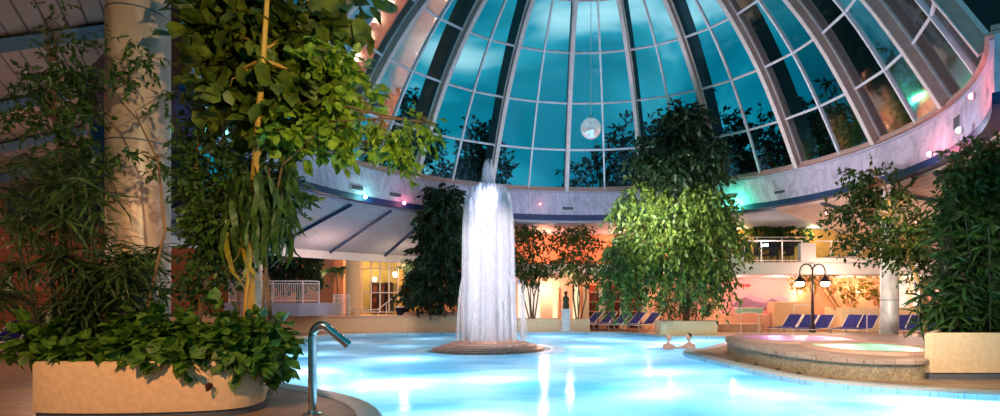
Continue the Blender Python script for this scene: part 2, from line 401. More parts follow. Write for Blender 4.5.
POOL = catmull([(-6.6, 11.5), (-5.2, 10.6), (-3.8, 9.5), (-2.85, 8.35), (-2.3, 6.8), (-2.1, 5), (-1.8, 3.4), (0, 2.6), (4, 2.6), (8, 3.2), (11, 5), (11.4, 7.6), (9.6, 9.1), (7.25, 9.6),
                (6.4, 10), (5.48, 10.6), (4.63, 11.6), (4.08, 13.8), (3.75, 15.6), (3.5, 16.9), (3.62, 17.9), (4.4, 18.7), (5.5, 20.6), (6.9, 23.0), (7.0, 24.6), (5.8, 25.05), (4.3, 25.2),
                (3.3, 27), (1.5, 27.9), (-2, 28.1), (-5, 27.9), (-8.4, 27.4), (-10.7, 26.4), (-11.4, 24), (-10.6, 20.5), (-9.6, 17.8), (-8.8, 14.5), (-7.9, 12.4)], 4)
if area(POOL) < 0: POOL = POOL[::-1]
OUT = offset(POOL, .34)
fl = holed([[(-40, -6), (40, -6), (40, 48), (-40, 48)], OUT], 0.0, 'floor', 'deck_tile'); struct(fl)
mb = MB(); n = len(POOL); IN2 = offset(POOL, .05)
rings = [(POOL, -1.3), (POOL, -.02), (IN2, .025), (offset(POOL, .27), .03), (OUT, .012), (OUT, -.3)]
mb.v = [(p[0], p[1], z) for L, z in rings for p in L]
mb.f = [(r*n+i, r*n+(i+1) % n, (r+1)*n+(i+1) % n, (r+1)*n+i) for r in range(1, 5) for i in range(n)]
struct(mb.build('pool_coping', 'coping'))
mb = MB(); mb.v = [(p[0], p[1], z) for z in (-1.3, -.02) for p in POOL]; mb.f = [(i, (i+1) % n, n+(i+1) % n, n+i) for i in range(n)]+[tuple(range(n))]
struct(mb.build('pool_basin', 'basin', smooth=False))
w = holed([POOL], -.12, 'pool_water', 'pool_water'); tag(w, 'pale turquoise milky water filling the large curved pool', 'water', kind='stuff')

# ---- walls, ground outside
def wall(name, a, b, z0, z1, mat, t=.2):
    a = Vector((a[0], a[1], 0)); b = Vector((b[0], b[1], 0)); d = (b-a); c = (a+b)/2
    return struct(MB().box((c.x, c.y, (z0+z1)/2), (d.length, t, z1-z0), math.atan2(d.y, d.x)).build(name, mat, smooth=False))
mb = MB(); mb.prism([(-160, -60), (160, -60), (160, 220), (-160, 220)], -1.6, -1.4); struct(mb.build('ground', 'fin_dark', smooth=False))
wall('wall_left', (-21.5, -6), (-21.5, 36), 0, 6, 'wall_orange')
wall('wall_back', (-21.5, 36), (20, 36), 0, 6.2, 'wall_coral')
wall('wall_right', (19.5, -6), (19.5, 36), 0, 6.2, 'wall_rosy')

# ---- the dome
LV = [(10.3, 7.12), (9.31, 8.82), (8.09, 10.64), (6.57, 12.30), (4.85, 13.65), (3.0, 14.6), (1.3, 15.1)]
PROF = catmull(LV, 3, closed=False)
SP = R(21.18); PH = R(-4.08); TH = [PH+k*SP for k in range(-6, 7)]
def dp(r, th, z): return (DCX+r*math.sin(th), DCY+r*math.cos(th), z)
def norms(P):
    o = []
    for i in range(len(P)):
        a, b = P[max(i-1, 0)], P[min(i+1, len(P)-1)]; dx, dz = b[0]-a[0], b[1]-a[1]; L = math.hypot(dx, dz); o.append((dz/L, -dx/L))
    return o
NO = norms(PROF)
def fin(th, d0, d1, w, P=PROF, NN=NO):
    mb = MB(); vs = []; m = len(P)
    tx, ty = math.cos(th), -math.sin(th)
    for (r, z), (nx, nz_) in zip(P, NN):
        for d, s in ((d0, -1), (d0, 1), (d1, 1), (d1, -1)):
            p = dp(r+nx*d, th, z+nz_*d); vs.append((p[0]+tx*s*w/2, p[1]+ty*s*w/2, p[2]))
    fs = [(i*4+k, i*4+(k+1) % 4, (i+1)*4+(k+1) % 4, (i+1)*4+k) for i in range(m-1) for k in range(4)]+[(0, 1, 2, 3), tuple(m*4-4+k for k in (3, 2, 1, 0))]
    return mb.add(vs, fs)
for i, th in enumerate(TH):
    o = struct(fin(th, -.30, .03, .13).build('trim_%d' % (i+1), 'rib_beige'))
    fin(th, -.33, -.30, .17).build('inner_flange', 'rib_white', o)
    fin(th, -.03, .05, .22).build('cover_strip', 'rib_white', o)
    fin(th, .06, 1.2, .16).build('outer_fin', 'fin_dark', o)
for i in range(12):
    a, b = TH[i], TH[i+1]; mid = (a+b)/2
    g = MB(); m = len(PROF); vs = [dp(r, t, z) for (r, z) in PROF for t in (a, mid, b)]
    g.add(vs, [(j*3+k, j*3+k+1, (j+1)*3+k+1, (j+1)*3+k) for j in range(m-1) for k in range(2)])
    win = struct(g.build('window_%d' % (i+1), 'dome_glass', smooth=False))
    fr = fin(mid, -.07, .05, .075)
    for (r, z) in LV[1:]:
        for t0, t1 in ((a, mid), (mid, b)): fr.tube([dp(r, t0, z), dp(r, t1, z)], .05, 6)
    fr.build('window_frame', 'mullion', win)
A0, A1 = TH[0], R(128)
c0 = (DCX, DCY)
band = struct(MB().sweep([(10.28, 5.84), (10.28, 7.02), (10.55, 7.02), (10.55, 5.84)], c0, A0, A1, 90).build('wall_ring', 'marble_band'))
MB().sweep([(10.12, 7.02), (10.12, 7.08), (10.5, 7.12), (10.5, 7.02)], c0, A0, A1, 90).build('ledge', 'rib_beige', band)
MB().sweep([(10.2, 6.92), (10.2, 6.95), (10.28, 6.95), (10.28, 6.92)], c0, A0, A1, 90).build('moulding', 'parapet_grey', band)
MB().sweep([(10.22, 7.12), (10.22, 7.22), (10.42, 7.22), (10.42, 7.12)], c0, A0, A1, 90).build('sill', 'rib_beige', band)
struct(MB().sweep([(10.24, 5.6), (10.24, 5.84), (10.7, 5.84), (10.7, 5.6)], c0, A0, A1, 90).build('trim_14', 'blue_trim'))
def struct_beam(mb, k, mat): struct(mb.build('trim_%d' % k, mat))

# ---- gallery ceilings
ceilL = struct(MB().sweep([(10.6, 5.5), (15.7, 3.95), (15.7, 4.1), (10.6, 5.65)], c0, R(-86), R(-20), 40).build('ceiling', 'ceiling_white'))
k = 15
for j in range(7):
    th = PH+SP*(-3.75+.5*j); mb = MB()
    a = dp(10.6, th, 5.45); b = dp(15.6, th, 3.93); mb.tube([a, b], .08, 4); struct_beam(mb, k, 'beam_blue'); k += 1
struct(MB().sweep([(15.6, 3.6), (15.6, 4.05), (15.75, 4.05), (15.75, 3.6)], c0, R(-86), R(-20), 40).build('trim_%d' % k, 'slab_white')); k += 1
struct(MB().sweep([(10.6, 5.5), (19.5, 5.5), (19.5, 5.7), (10.6, 5.7)], c0, R(-20), R(52), 40).build('ceiling_back', 'ceiling_white'))
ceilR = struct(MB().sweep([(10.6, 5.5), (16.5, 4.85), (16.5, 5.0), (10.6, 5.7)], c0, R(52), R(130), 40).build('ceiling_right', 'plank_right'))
for j in range(5):
    th = PH+SP*(3.2+.7*j); mb = MB(); mb.tube([dp(10.6, th, 5.47), dp(16.4, th, 4.83)], .09, 4); struct_beam(mb, k, 'beam_grey'); k += 1
# boarded ceiling over the left side
def pl(a, s): # along boards a, down-slope s
    return (-7.9-.83*s-.56*a, 9.2-.56*s+.83*a, 6.9-.45*s)
Q = [pl(-7, -.2), pl(2.0, -.5), pl(4.5, .6), pl(15, 1.5), pl(15, 11), pl(-7, 11)]
mb = MB(); mb.add(Q+[(x, y, z+.15) for x, y, z in Q], [(0, 1, 2, 3, 4, 5), (11, 10, 9, 8, 7, 6)]+[(i, (i+1) % 6, 6+(i+1) % 6, 6+i) for i in range(6)])
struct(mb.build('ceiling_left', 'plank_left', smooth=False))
for a in (-1.2, 1.96, 5.2, 8.4, 11.6):
    p, q = pl(a, -.2 if a < 5 else 1.0), pl(a, 10.8); mb = MB(); mb.tube([(p[0], p[1], p[2]-.1), (q[0], q[1], q[2]-.1)], .16, 4); struct_beam(mb, k, 'beam_grey'); k += 1

struct(MB().sweep([(10.6, 7.15), (15.5, 7.15), (15.5, 7.3), (10.6, 7.3)], c0, R(-131), R(-84), 20).build('void_backdrop', 'navy'))  # dark sheet added to cover the sky in the gap beside the ring
wall('night_backdrop', (-20, 20), (-15.5, 23.5), 4.4, 9.8, 'navy')  # added navy sheet standing in for the night darkness behind the column
# ---- columns
def column(i, x, y, r, z1, seams, mat='marble_column'):
    mb = MB(); mb.lathe([(r, 0), (r, z1), (0, z1)], (x, y, 0), 32)
    o = struct(mb.build('column_%d' % i, mat))
    j = MB()
    for s in seams: j.lathe([(r+.004, s-.012), (r+.008, s), (r+.004, s+.012)], (x, y, 0), 32)
    j.build('joint', 'beam_grey', o)
    MB().lathe([(r+.05, 0), (r+.05, .18), (r, .2)], (x, y, 0), 32).build('base', 'beam_grey', o)
column(1, -7.24, 9.45, .445, 9.0, (2.1, 4.2, 6.35))
column(2, -10.75, 18.9, .37, 5.9, (1.5, 3.0, 4.4))
column(3, 11.35, 20.0, .3, 5.9, (1.6, 3.0, 4.4), 'marble_pale')

# ---- raised terrace on the far left
TER = [(-22, 27.2), (-15, 27.9), (-12.5, 28.0), (-5.2, 28.6), (-4.6, 29.2), (-4.6, 36), (-22, 36)]
t = struct(MB().prism(TER, 0, .74).build('wall_terrace', 'stucco_peach', smooth=False))
MB().prism([(x, y-.05, 0) for x, y in TER[:4]]+[(-5.2, 28.9), (-22, 28.9)], .74, .82).build('coping', 'stucco_pink', t)
arcp = [(-17, 27.4), (-14.4, 26.95), (-13.1, 26.95), (-12.4, 27.3), (-12.1, 28.0), (-12.1, 29.5), (-17, 29.5)]
par = struct(MB().prism([(p[0], p[1]+.25) for p in arcp], .82, 1.46).build('wall_platform', 'parapet_grey', smooth=False))

# ---- railing of the platform
def railing(name, pts, z0, h, label, nb, mat='rail_white', group=None, rail_r=.03):
    P = [Vector((p[0], p[1], 0)) for p in pts]
    t = thing(name, label, 'railing', (P[0].x, P[0].y, z0), group=group)
    MB().tube([(p.x, p.y, z0+h) for p in P], rail_r, 8).build('handrail', mat, t)
    MB().tube([(p.x, p.y, z0+h-.12) for p in P], rail_r*.7, 6).build('upper_rail', mat, t)
    MB().tube([(p.x, p.y, z0+.1) for p in P], rail_r*.7, 6).build('lower_rail', mat, t)
    for p in P: MB().tube([(p.x, p.y, z0), (p.x, p.y, z0+h)], rail_r, 6).build('post', mat, t)
    L = sum((P[i+1]-P[i]).length for i in range(len(P)-1)); b = MB()
    for i in range(len(P)-1):
        kk = max(2, int(nb*(P[i+1]-P[i]).length/L))
        for j in range(1, kk):
            q = P[i].lerp(P[i+1], j/kk); b.tube([(q.x, q.y, z0+.1), (q.x, q.y, z0+h-.12)], .014, 4)
    b.build('balusters', mat, t); return t
railing('railing', [(-16.8, 27.75), (-14.85, 27.35), (-14.4, 27.3), (-12.95, 27.3), (-12.35, 27.7)], 1.46, 1.06, 'white metal railing with thin bars on the grey curved parapet', 52)
railing('stair_railing', [(-12.3, 29.3), (-11.9, 29.4), (-11.6, 29.6)], .82, 1.05, 'short white stair railing stepping down right of the curved parapet', 14)
# glazed enclosure far left
col = struct(MB().lathe([(.38, .74), (.38, 4.1)], (X(353, 30), 30, 0), 20).build('column_4', 'stucco_peach'))
gx0, gx1 = X(362, 30.5), X(398, 30.5)
g = struct(MB().box(((gx0+gx1)/2, 30.5, 2.5), (gx1-gx0, .03, 3.1)).build('window_13', 'clear_glass', smooth=False))
fr = MB()
for i in range(5): xx = gx0+(gx1-gx0)*i/4; fr.box((xx, 30.5, 2.5), (.06, .07, 3.1))
for zz in (.95, 2.0, 3.3, 4.05): fr.box(((gx0+gx1)/2, 30.5, zz), (gx1-gx0, .07, .06))
fr.build('window_frame', 'frame_white', g, smooth=False)
dsp = thing('display_shelf', 'dark framed display shelf inside the glazed room', 'shelf', (X(381, 33), 33.1, .74))
MB().box((0, .12, 1.0), (1.25, .04, 1.7)).build('back_panel', 'shelf_red', dsp, local=True, smooth=False)
fr_ = MB()
for xx in (-.62, -.2, .22, .62): fr_.box((xx, 0, 1.0), (.06, .28, 1.76))
fr_.build('uprights', 'iron_dark', dsp, local=True, smooth=False)
for zz in (.15, .7, 1.25, 1.85): MB().box((0, 0, zz), (1.3, .28, .05)).build('shelf', 'iron_dark', dsp, local=True, smooth=False)
wall('wall_lounge', (X(335, 33.5), 33.5), (X(418, 33.5), 33.5), .74, 4.2, 'wall_ochre')
wall('wall_passage', (-13.2, 33), (X(335, 33.5), 33.5), .74, 4.2, 'wall_coral')
# upper fascia in rosy plaster right of the sloped ceiling
wall('wall_gallery', (X(372, 33.4), 33.4), (X(470, 33.4), 33.4), 4.2, 6.2, 'wall_rosy')

# ---- centre block: slab, bays
sl = struct(MB().box((X(515, 31)*.5+X(735, 31)*.5, 33.2, 3.33), (X(735, 31)-X(515, 31), 4.4, .5)).build('slab_upper', 'slab_white', smooth=False))
MB().box((X(515, 31)*.5+X(735, 31)*.5, 31.25, 2.94), (X(735, 31)-X(515, 31), .3, .28)).build('fascia', 'stucco_pink', sl, smooth=False)
wall('wall_upper', (X(500, 34), 34), (X(735, 34), 34), 3.58, 6.2, 'wall_coral')
wall('wall_lower', (X(470, 33.6), 33.6), (X(735, 33.6), 33.6), 0, 3.1, 'stucco_pink')
for u in (586, 602, 623, 645):
    x = X(u, 31.3); o = struct(MB().box((x, 31.3, 1.4), (.34, .34, 2.8), bev=.03).build('pillar', 'stucco_peach')); MB().box((x, 31.3, .08), (.42, .42, .16)).build('base', 'stucco_pink', o)
for (u0, u1, v0, v1, m_, nm) in ((552, 558, 289, 321, 'window_cream', 'window_14'), (572, 580, 284, 321, 'window_cream', 'window_15'), (517, 541, 284, 322, 'window_glow', 'window_16')):
    Y = 33.45; a, b = X(u0, Y), X(u1, Y); z0, z1 = max(.2, Z(v1, Y)), Z(v0, Y)
    o = struct(MB().box(((a+b)/2, Y, (z0+z1)/2), (b-a, .04, z1-z0)).build(nm, m_, smooth=False))
    f = MB()
    for xx in (a, b): f.box((xx, Y-.04, (z0+z1)/2), (.08, .1, z1-z0+.08))
    for zz in (z0, z1): f.box(((a+b)/2, Y-.04, zz), (b-a, .1, .08))
    f.build('window_frame', 'stucco_peach', o, smooth=False)

# ---- right block: balcony and its back walls
BX0, BX1, BY = X(729, 27), 19.4, 27.0
bal = struct(MB().prism([(BX0, BY), (BX1, BY), (BX1, 32), (BX0, 32)], 2.83, 3.4).build('balcony_slab', 'slab_white', smooth=False))
MB().box(((BX0+X(745, 27))/2, BY+.12, 3.6), (X(745, 27)-BX0, .24, .4)).build('parapet', 'slab_white', bal, smooth=False)
MB().box((X(808.5, 27), BY+.2, 3.85), (X(817, 27)-X(802, 27), .4, .95)).build('pier', 'slab_white', bal, smooth=False)
MB().box((X(845, 27), BY+.1, 3.5), (X(875, 27)-X(817, 27), .2, .25)).build('kerb', 'slab_white', bal, smooth=False)
wall('wall_balcony', (BX0, 31.5), (BX1, 31.5), 3.4, 5.6, 'wall_ochre')
wall('wall_under_balcony', (BX0-1, 31), (X(796, 31), 31), 0, 2.9, 'wall_rosy')
wall('wall_under_balcony_right', (X(796, 31), 31), (BX1, 31), 0, 2.9, 'wall_coral')
wall('wall_return', (X(716, 30), 29.4), (X(716, 30), 33.5), 0, 5.5, 'stucco_pink')
# bright glazed doors beyond the marble column
for i, (u0, u1) in enumerate(((897, 908), (911, 924), (927, 941))):
    Y = 30.85; a, b = X(u0, Y), X(u1, Y); z0, z1 = .9, Z(279, Y)
    o = struct(MB().box(((a+b)/2, Y, (z0+z1)/2), (b-a, .04, z1-z0)).build('window_%d' % (17+i), 'window_glow', smooth=False))
    f = MB()
    for xx in (a, b): f.box((xx, Y-.05, (z0+z1)/2), (.12, .12, z1-z0+.1))
    for zz in (z0, (z0+z1)/2+.3, z1): f.box(((a+b)/2, Y-.05, zz), (b-a, .1, .08))
    f.build('window_frame', 'stucco_pink', o, smooth=False)
# ================================================================== RING FITTINGS
def ring_pt(u, v, r=10.26):
    best = min((abs(CX+F*(DCX+r*math.sin(t))/(DCY+r*math.cos(t))-u), t) for t in np.linspace(R(-120), R(120), 4801) if abs(t) < R(118))
    t = best[1]; p = dp(r, t, 0); return Vector((p[0], p[1], Z(v, p[1]))), t
vl = {357: 'grey slotted air vent in the marble ring, first from the left', 395: 'grey slotted air vent beside the pink spotlight on the marble ring', 570: 'grey slotted air vent low on the marble ring right of the fountain',
      780: 'grey slotted air vent on the marble ring left of the marble column tree', 955: 'dark square air vent high on the right end of the marble ring', 732: 'grey slotted air vent above the green spotlight by the big tree'}
for u, v, w_, h_ in ((357, 188, .62, .22), (395, 195, .62, .22), (568, 208.5, .62, .2), (780, 192, .55, .17), (732, 197, .55, .17), (958, 122, .42, .42)):
    p, th = ring_pt(u, v); key = min(vl, key=lambda q: abs(q-u))
    t = thing('air_vent', vl[key], 'vent', p, group='air vents in the marble ring'); t.rotation_euler = (0, 0, -th)
    MB().box((0, 0, 0), (w_, .06, h_)).build('frame', 'vent_frame', t, local=True, smooth=False)
    MB().box((0, -.035, 0), (w_*.9, .02, h_*.74)).build('grille', 'vent_grey', t, local=True, smooth=False)
    s = MB()
    for i in range(5): s.box((0, -.05, h_*(-.3+.15*i)), (w_*.88, .012, .012))
    s.build('slats', 'black', t, local=True, smooth=False)
def pt_light(name, loc, col, watt, rad=.05, spot=None, aim=None, blend=.6):
    L = bpy.data.lights.new(name, 'SPOT' if spot else 'POINT'); L.energy = watt; L.color = col; L.shadow_soft_size = rad
    o = bpy.data.objects.new(name, L); C.objects.link(o); o.location = loc
    if spot:
        L.spot_size = R(spot); L.spot_blend = blend
        o.rotation_euler = (Vector(aim)-Vector(loc)).to_track_quat('-Z', 'Y').to_euler()
    return o
spots = [(224, 133, 'bulb_green', (.1, 1, .6), 30, 'green lit round spotlight on the ring behind the fig leaves'), (365, 197, 'bulb_cyan', (.3, 1, .85), 30, 'turquoise lit spotlight on the marble ring between two vents'),
         (404, 203, 'bulb_pink', (1, .25, .35), 14, 'small pink lit spotlight near the lower edge of the marble ring'), (735, 205, 'bulb_green', (.1, 1, .5), 130, 'bright green lit spotlight beside the big leaning tree'),
         (930, 154, 'bulb_pink', (1, .25, .3), 60, 'pink lit spotlight above the tree at the marble column'), (988, 96, 'bulb_red', (1, .15, .15), 40, 'red lit spotlight at the far right end of the ring'),
         (960, 130, 'bulb_blue', (.6, .75, 1), 18, 'blue-white lit spotlight under the dark square vent'), (493, 168, 'bulb_white', (1, .95, .9), 70, 'bright white spotlight on the dome frame behind the fountain top'),
         (540, 204, 'bulb_red', (1, .2, .2), 2, 'tiny red marker lamp on the marble ring right of the fountain'), (827, 213, 'bulb_pink', (1, .3, .35), 6, 'small dim red lamp under the ring left of the marble column')]
for u, v, m_, col_, wt_, lab in spots:
    p, th = ring_pt(u, v, 10.2 if v > 175 else 10.0); t = thing('spotlight', lab, 'light', p); t.rotation_euler = (0, 0, -th)
    sz = .06 if wt_ < 10 else .09
    MB().lathe([(.01, .07), (sz*.8, .06), (sz, 0), (sz*.8, -.01)], (0, 0, 0), 12).build('housing', 'vent_frame', t, local=True).rotation_euler = (R(-90), 0, 0)
    MB().ball((0, -.02, 0), sz*.8, 10, 6).build('bulb', m_, t, local=True)
    a = math.sin(th), math.cos(th)
    pt_light('spot_glow', (p.x-a[0]*.28, p.y-a[1]*.28, p.z), col_, wt_, .06)

# hanging glass ball
t = thing('globe_lamp', 'shiny glass globe lamp hanging on a thin wire under the dome', 'lamp', (.66, 17.8, 7.02))
MB().ball((0, 0, 0), .33, 28, 16).build('globe', 'chrome', t, local=True)
m, t_, n_, l_ = nt('globe_glass')
b = N(t_, 'ShaderNodeBsdfPrincipled', Roughness=.12); b.inputs['Base Color'].default_value = (.9, .88, .9, 1)
b.inputs['Emission Color'].default_value = (1, .86, .8, 1); b.inputs['Emission Strength'].default_value = .22; b.inputs['Metallic'].default_value = .7
o_ = n_.new('ShaderNodeOutputMaterial'); l_.new(b.outputs[0], o_.inputs[0])
t.children[0].data.materials[0] = m
MB().tube([(0, 0, .33), (0, 0, 7.9)], .012, 5).build('wire', 'rail_white', t, local=True)
MB().lathe([(.0, .42), (.06, .41), (.07, .33), (.1, .3)], (0, 0, 0), 12).build('cap', 'chrome', t, local=True)

# ================================================================== FOUNTAIN
FX, FY = X(489, 19.5), 19.5
t = thing('fountain', 'round stepped fountain mound of pink brick in the pool', 'fountain', (FX, FY, -.12))
prof = [(2.15, -1.2), (2.15, -.06), (2.1, -.02), (1.92, -.01), (1.9, .07), (1.66, .08), (1.64, .17), (1.36, .18), (1.34, .26), (1.02, .27), (1.0, .34), (.66, .36), (.0, .38)]
MB().lathe([(r, z+(.0 if z < -.5 else 0)) for r, z in prof], (0, 0, 0), 48).build('stepped_mound', 'brick_disc', t, local=True)
MB().lathe([(.34, .3), (.36, .46), (.28, .5), (.0, .5)], (0, 0, 0), 20).build('nozzle', 'chrome', t, local=True)
m, t_, n_, l_ = nt('spray')
tl = N(t_, 'ShaderNodeBsdfTranslucent', Color=(.95, .93, .97, 1)); df = N(t_, 'ShaderNodeBsdfDiffuse', Color=(.95, .93, .97, 1)); ms = n_.new('ShaderNodeMixShader'); l_.new(tl.outputs[0], ms.inputs[1]); l_.new(df.outputs[0], ms.inputs[2])
tr = n_.new('ShaderNodeBsdfTransparent'); m2 = n_.new('ShaderNodeMixShader')
nz1 = N(t_, 'ShaderNodeTexNoise', Scale=1.0, Detail=3.0); l_.new(coords(t_, (7, 7, .7)), nz1.inputs['Vector'])
l_.new(ramp(t_, nz1.outputs[0], [(.25, (.18, .18, .18, 1)), (.75, (.32, .32, .32, 1))]), m2.inputs[0]); l_.new(tr.outputs[0], m2.inputs[1]); l_.new(ms.outputs[0], m2.inputs[2])
o_ = n_.new('ShaderNodeOutputMaterial'); l_.new(m2.outputs[0], o_.inputs[0])
mb = MB(); rg = random.Random(3)
for i in range(400):
    a = rg.uniform(0, 2*PI); q = rg.random(); thin = 1; r_out = .08+.74*q**.6*rg.uniform(.9, 1.14); top = 5.6-1.3*q**3*rg.uniform(.2, 1) if q > .10 else 6.5-rg.random()*.9
    if rg.random() < .07: r_out = rg.uniform(.9, 1.35); top = rg.uniform(1.2, 2.8); thin = .45
    r_top = r_out*(rg.uniform(.76, .95) if q > .1 else .5); pts = []; rad = []
    for j in range(9):
        tt = j/8; z = top-(top-.2)*tt**1.5; r = r_top+(r_out-r_top)*tt**.6
        pts.append((FX+r*math.cos(a), FY+r*math.sin(a), z)); rad.append((.02+.075*min(1, tt*3))*thin)
    mb.tube(pts, rad, 5, cap=False)
o = mb.build('water_column', 'spray'); tag(o, 'tall white column of falling water rising from the brick mound', 'water', kind='stuff')
# foam ring around mound
mb = MB(); mb.lathe([(2.15, -.10), (2.3, -.085), (2.6, -.10), (2.7, -.118)], (FX, FY, 0), 48)
o = mb.build('foam_ring', 'foam'); tag(o, 'pale foam ring on the water around the fountain mound', 'foam', kind='stuff')

# ================================================================== SPOUT at the near edge
sp = 6.75
px = X(312.5, 7.9); t = thing('water_spout', 'bent brushed steel pool spout at the near pool edge', 'spout', (px, 7.9, 0))
pts = [(0, 0, 0), (0, 0, .55), (0, 0, 1.08)]
for i in range(1, 9):
    a = PI*i/8*.78; pts.append((.13-.13*math.cos(a), 0, 1.08+.17*math.sin(a)))
pts += [(.47, .05, .98)]
MB().tube(pts, [.058]*3+[.058]*8+[.055], 16, cap=False).build('pipe', 'chrome', t, local=True)
d = (Vector(pts[-1])-Vector(pts[-2])).normalized(); e = Vector(pts[-1])
MB().tube([e-d*.05, e+d*.03], [.06, .064], 16).build('mouth', 'chrome', t, local=True)
MB().lathe([(.13, 0), (.13, .015), (.065, .03), (.06, .06)], (0, 0, 0), 20).build('flange', 'chrome', t, local=True)

# ================================================================== HOT TUB ISLAND
def ell(cx, cy, rx, ry, n=48): return [(cx+rx*math.cos(2*PI*i/n), cy+ry*math.sin(2*PI*i/n)) for i in range(n)]
ISL = catmull([(7.16, 11.36), (6.6, 11.15), (5.8, 11.3), (5.15, 12.15), (4.72, 13.9), (4.62, 15.6), (4.85, 17.3), (5.5, 19.2), (6.9, 20.2), (9.5, 20.2), (11.0, 18.6), (10.6, 16.4), (9.6, 14.9), (8.4, 12.9)], 4)
if area(ISL) < 0: ISL = ISL[::-1]
T1, T2 = (6.95, 17.2, 1.72, 1.1), (7.42, 14.0, 1.28, 1.3)
IZ = .4
top = holed([ISL, ell(T1[0], T1[1], T1[2], T1[2]*T1[3]), ell(T2[0], T2[1], T2[2], T2[2]*T2[3])], IZ, 'platform_floor', 'wet_tile'); struct(top)
n = len(ISL); mb = MB(); mb.v = [(p[0], p[1], z) for z in (0, IZ) for p in ISL]; mb.f = [(i, (i+1) % n, n+(i+1) % n, n+i) for i in range(n)]
struct(mb.build('wall_platform_mosaic', 'mosaic'))
n = len(ISL); O1, O2 = offset(ISL, .07), offset(ISL, .02); mb = MB(); mb.v = [(p[0], p[1], z) for L, z in ((O2, IZ-.08), (O1, IZ-.07), (O1, IZ-.0), (O2, IZ+.03), (offset(ISL, -.3), IZ+.012)) for p in L]
mb.f = [(r*n+i, r*n+(i+1) % n, (r+1)*n+(i+1) % n, (r+1)*n+i) for r in range(4) for i in range(n)]
struct(mb.build('trim_platform_edge', 'wet_tile'))
for (cx, cy, r_, ky), m_, lab, bl, nm in ((T1, 'tub_purple', 'round hot tub glowing lilac on the tiled platform', (.95, .6, .96), 'lilac lit water in the round hot tub near the lamp post'), (T2, 'tub_green', 'round hot tub glowing pale green beside the cream planter', (.62, 1, .78), 'pale green lit water in the round hot tub near the cream planter')):
    t = thing('hot_tub', lab, 'hot tub', (cx, cy, IZ)); t.scale = (1, ky, 1)
    MB().lathe([(r_-.08, -.35), (r_-.08, .0), (r_-.04, .05), (r_+.02, .07), (r_+.2, .06), (r_+.25, .0)], (0, 0, 0), 56).build('rim', 'stucco_pink', t, local=True)
    MB().lathe([(r_-.06, 0), (r_-.06, -.38), (0, -.38)], (0, 0, 0), 40).build('basin', 'statue_white', t, local=True)
    MB().lathe([(r_-.05, .03), (0, .03)], (0, 0, 0), 48).build('water', m_, t, local=True)
    for i in range(3): MB().lathe([(.001, .008), (.05, .008), (.06, 0)], ((r_+.1)*math.cos(i*2.1-1.2), (r_+.1)*math.sin(i*2.1-1.2), .045), 12).build('jet_button', 'black', t, local=True)
    for i in range(4):
        a = i*PI/2+.6; pt_light('tub_light', (cx+(r_*.55)*math.cos(a), cy+(r_*.55)*math.sin(a), IZ-.24), bl, 9 if bl[0] > .8 else 15, .05)
dl = ['small dark floor button on the pool deck nearest the pointed tip', 'second small dark floor button from the deck tip', 'third small dark floor button from the deck tip', 'fourth small dark floor button from the deck tip', 'fifth small dark floor button from the deck tip', 'dark floor drain nearest the cream planter on the deck strip']
for (u, v), lab in zip(((716, 357.5), (737, 361.5), (756, 364.5), (778, 369.5), (799, 373.5), (829, 379.5)), dl):
    Y = gy(v); r_ = .055 if v < 379 else .12
    t = thing('deck_drain', lab, 'drain', (X(u, Y), Y, 0), group='drains along the curved deck strip')
    MB().lathe([(r_, 0), (r_*1.05, .012), (r_*.8, .016), (0, .016)], (0, 0, 0), 14).build('ring', 'iron_dark', t, local=True)
    MB().lathe([(r_*.7, .016), (r_*.6, .022), (0, .022)], (0, 0, 0), 12).build('cap', 'black', t, local=True)

# ================================================================== PLANTERS
def planter(name, poly, h, mat, label, plinth=0, soil_in=.12, bev=.05):
    if area(poly) < 0: poly = poly[::-1]
    xs = [p[0] for p in poly]; ys = [p[1] for p in poly]; c = ((min(xs)+max(xs))/2, (min(ys)+max(ys))/2)
    t = thing(name, label, 'planter', (c[0], c[1], 0)); n = len(poly)
    L = [(offset(poly, -.03) if plinth else poly, 0), (offset(poly, -.03) if plinth else poly, plinth)] if plinth else [(poly, 0)]
    if plinth: MB().add([(p[0], p[1], z) for Lp, z in L for p in Lp], [(i, (i+1) % n, n+(i+1) % n, n+i) for i in range(n)]).build('plinth', 'plinth_dark', t)
    LL = [(poly, plinth), (poly, h-bev), (offset(poly, -bev*.4), h-bev*.3), (offset(poly, -bev), h), (offset(poly, -soil_in), h), (offset(poly, -soil_in), h-.2)]
    MB().add([(p[0], p[1], z) for Lp, z in LL for p in Lp], [(r*n+i, r*n+(i+1) % n, (r+1)*n+(i+1) % n, (r+1)*n+i) for r in range(5) for i in range(n)]).build('body', mat, t)
    s = offset(poly, -soil_in); MB().add([(p[0], p[1], h-.08) for p in s], [tuple(range(n))]).build('soil', 'soil', t, smooth=False)
    return t
def rrect(x0, x1, y0, y1, r=.1, k=4):
    o = []
    for cx, cy, a in ((x1-r, y0+r, -PI/2), (x1-r, y1-r, 0), (x0+r, y1-r, PI/2), (x0+r, y0+r, PI)):
        for i in range(k+1): o.append((cx+r*math.cos(a+PI/2*i/k), cy+r*math.sin(a+PI/2*i/k)))
    return o
FP = catmull([(-7.12, 7.5), (-6.4, 7.44), (-5.5, 7.5), (-4.7, 7.72), (-4.52, 8.2), (-4.85, 9.0), (-6.1, 11.2), (-7.8, 11.3), (-8.7, 10.6), (-8.05, 8.7), (-7.28, 7.72)], 4)
planter('large_planter', FP, .78, 'stucco_peach', 'big rounded peach plaster planter around the front marble column', .1)
RPX = X(928, 11.3); planter('square_planter', [(RPX, 11.4), (RPX+.1, 11.3), (11.0, 11.3), (13.0, 14.6), (9.75, 14.6), (8.5, 13.0)], .94, 'stucco_peach', 'peach-cream plaster planter with dark plinth at the right edge', .14)
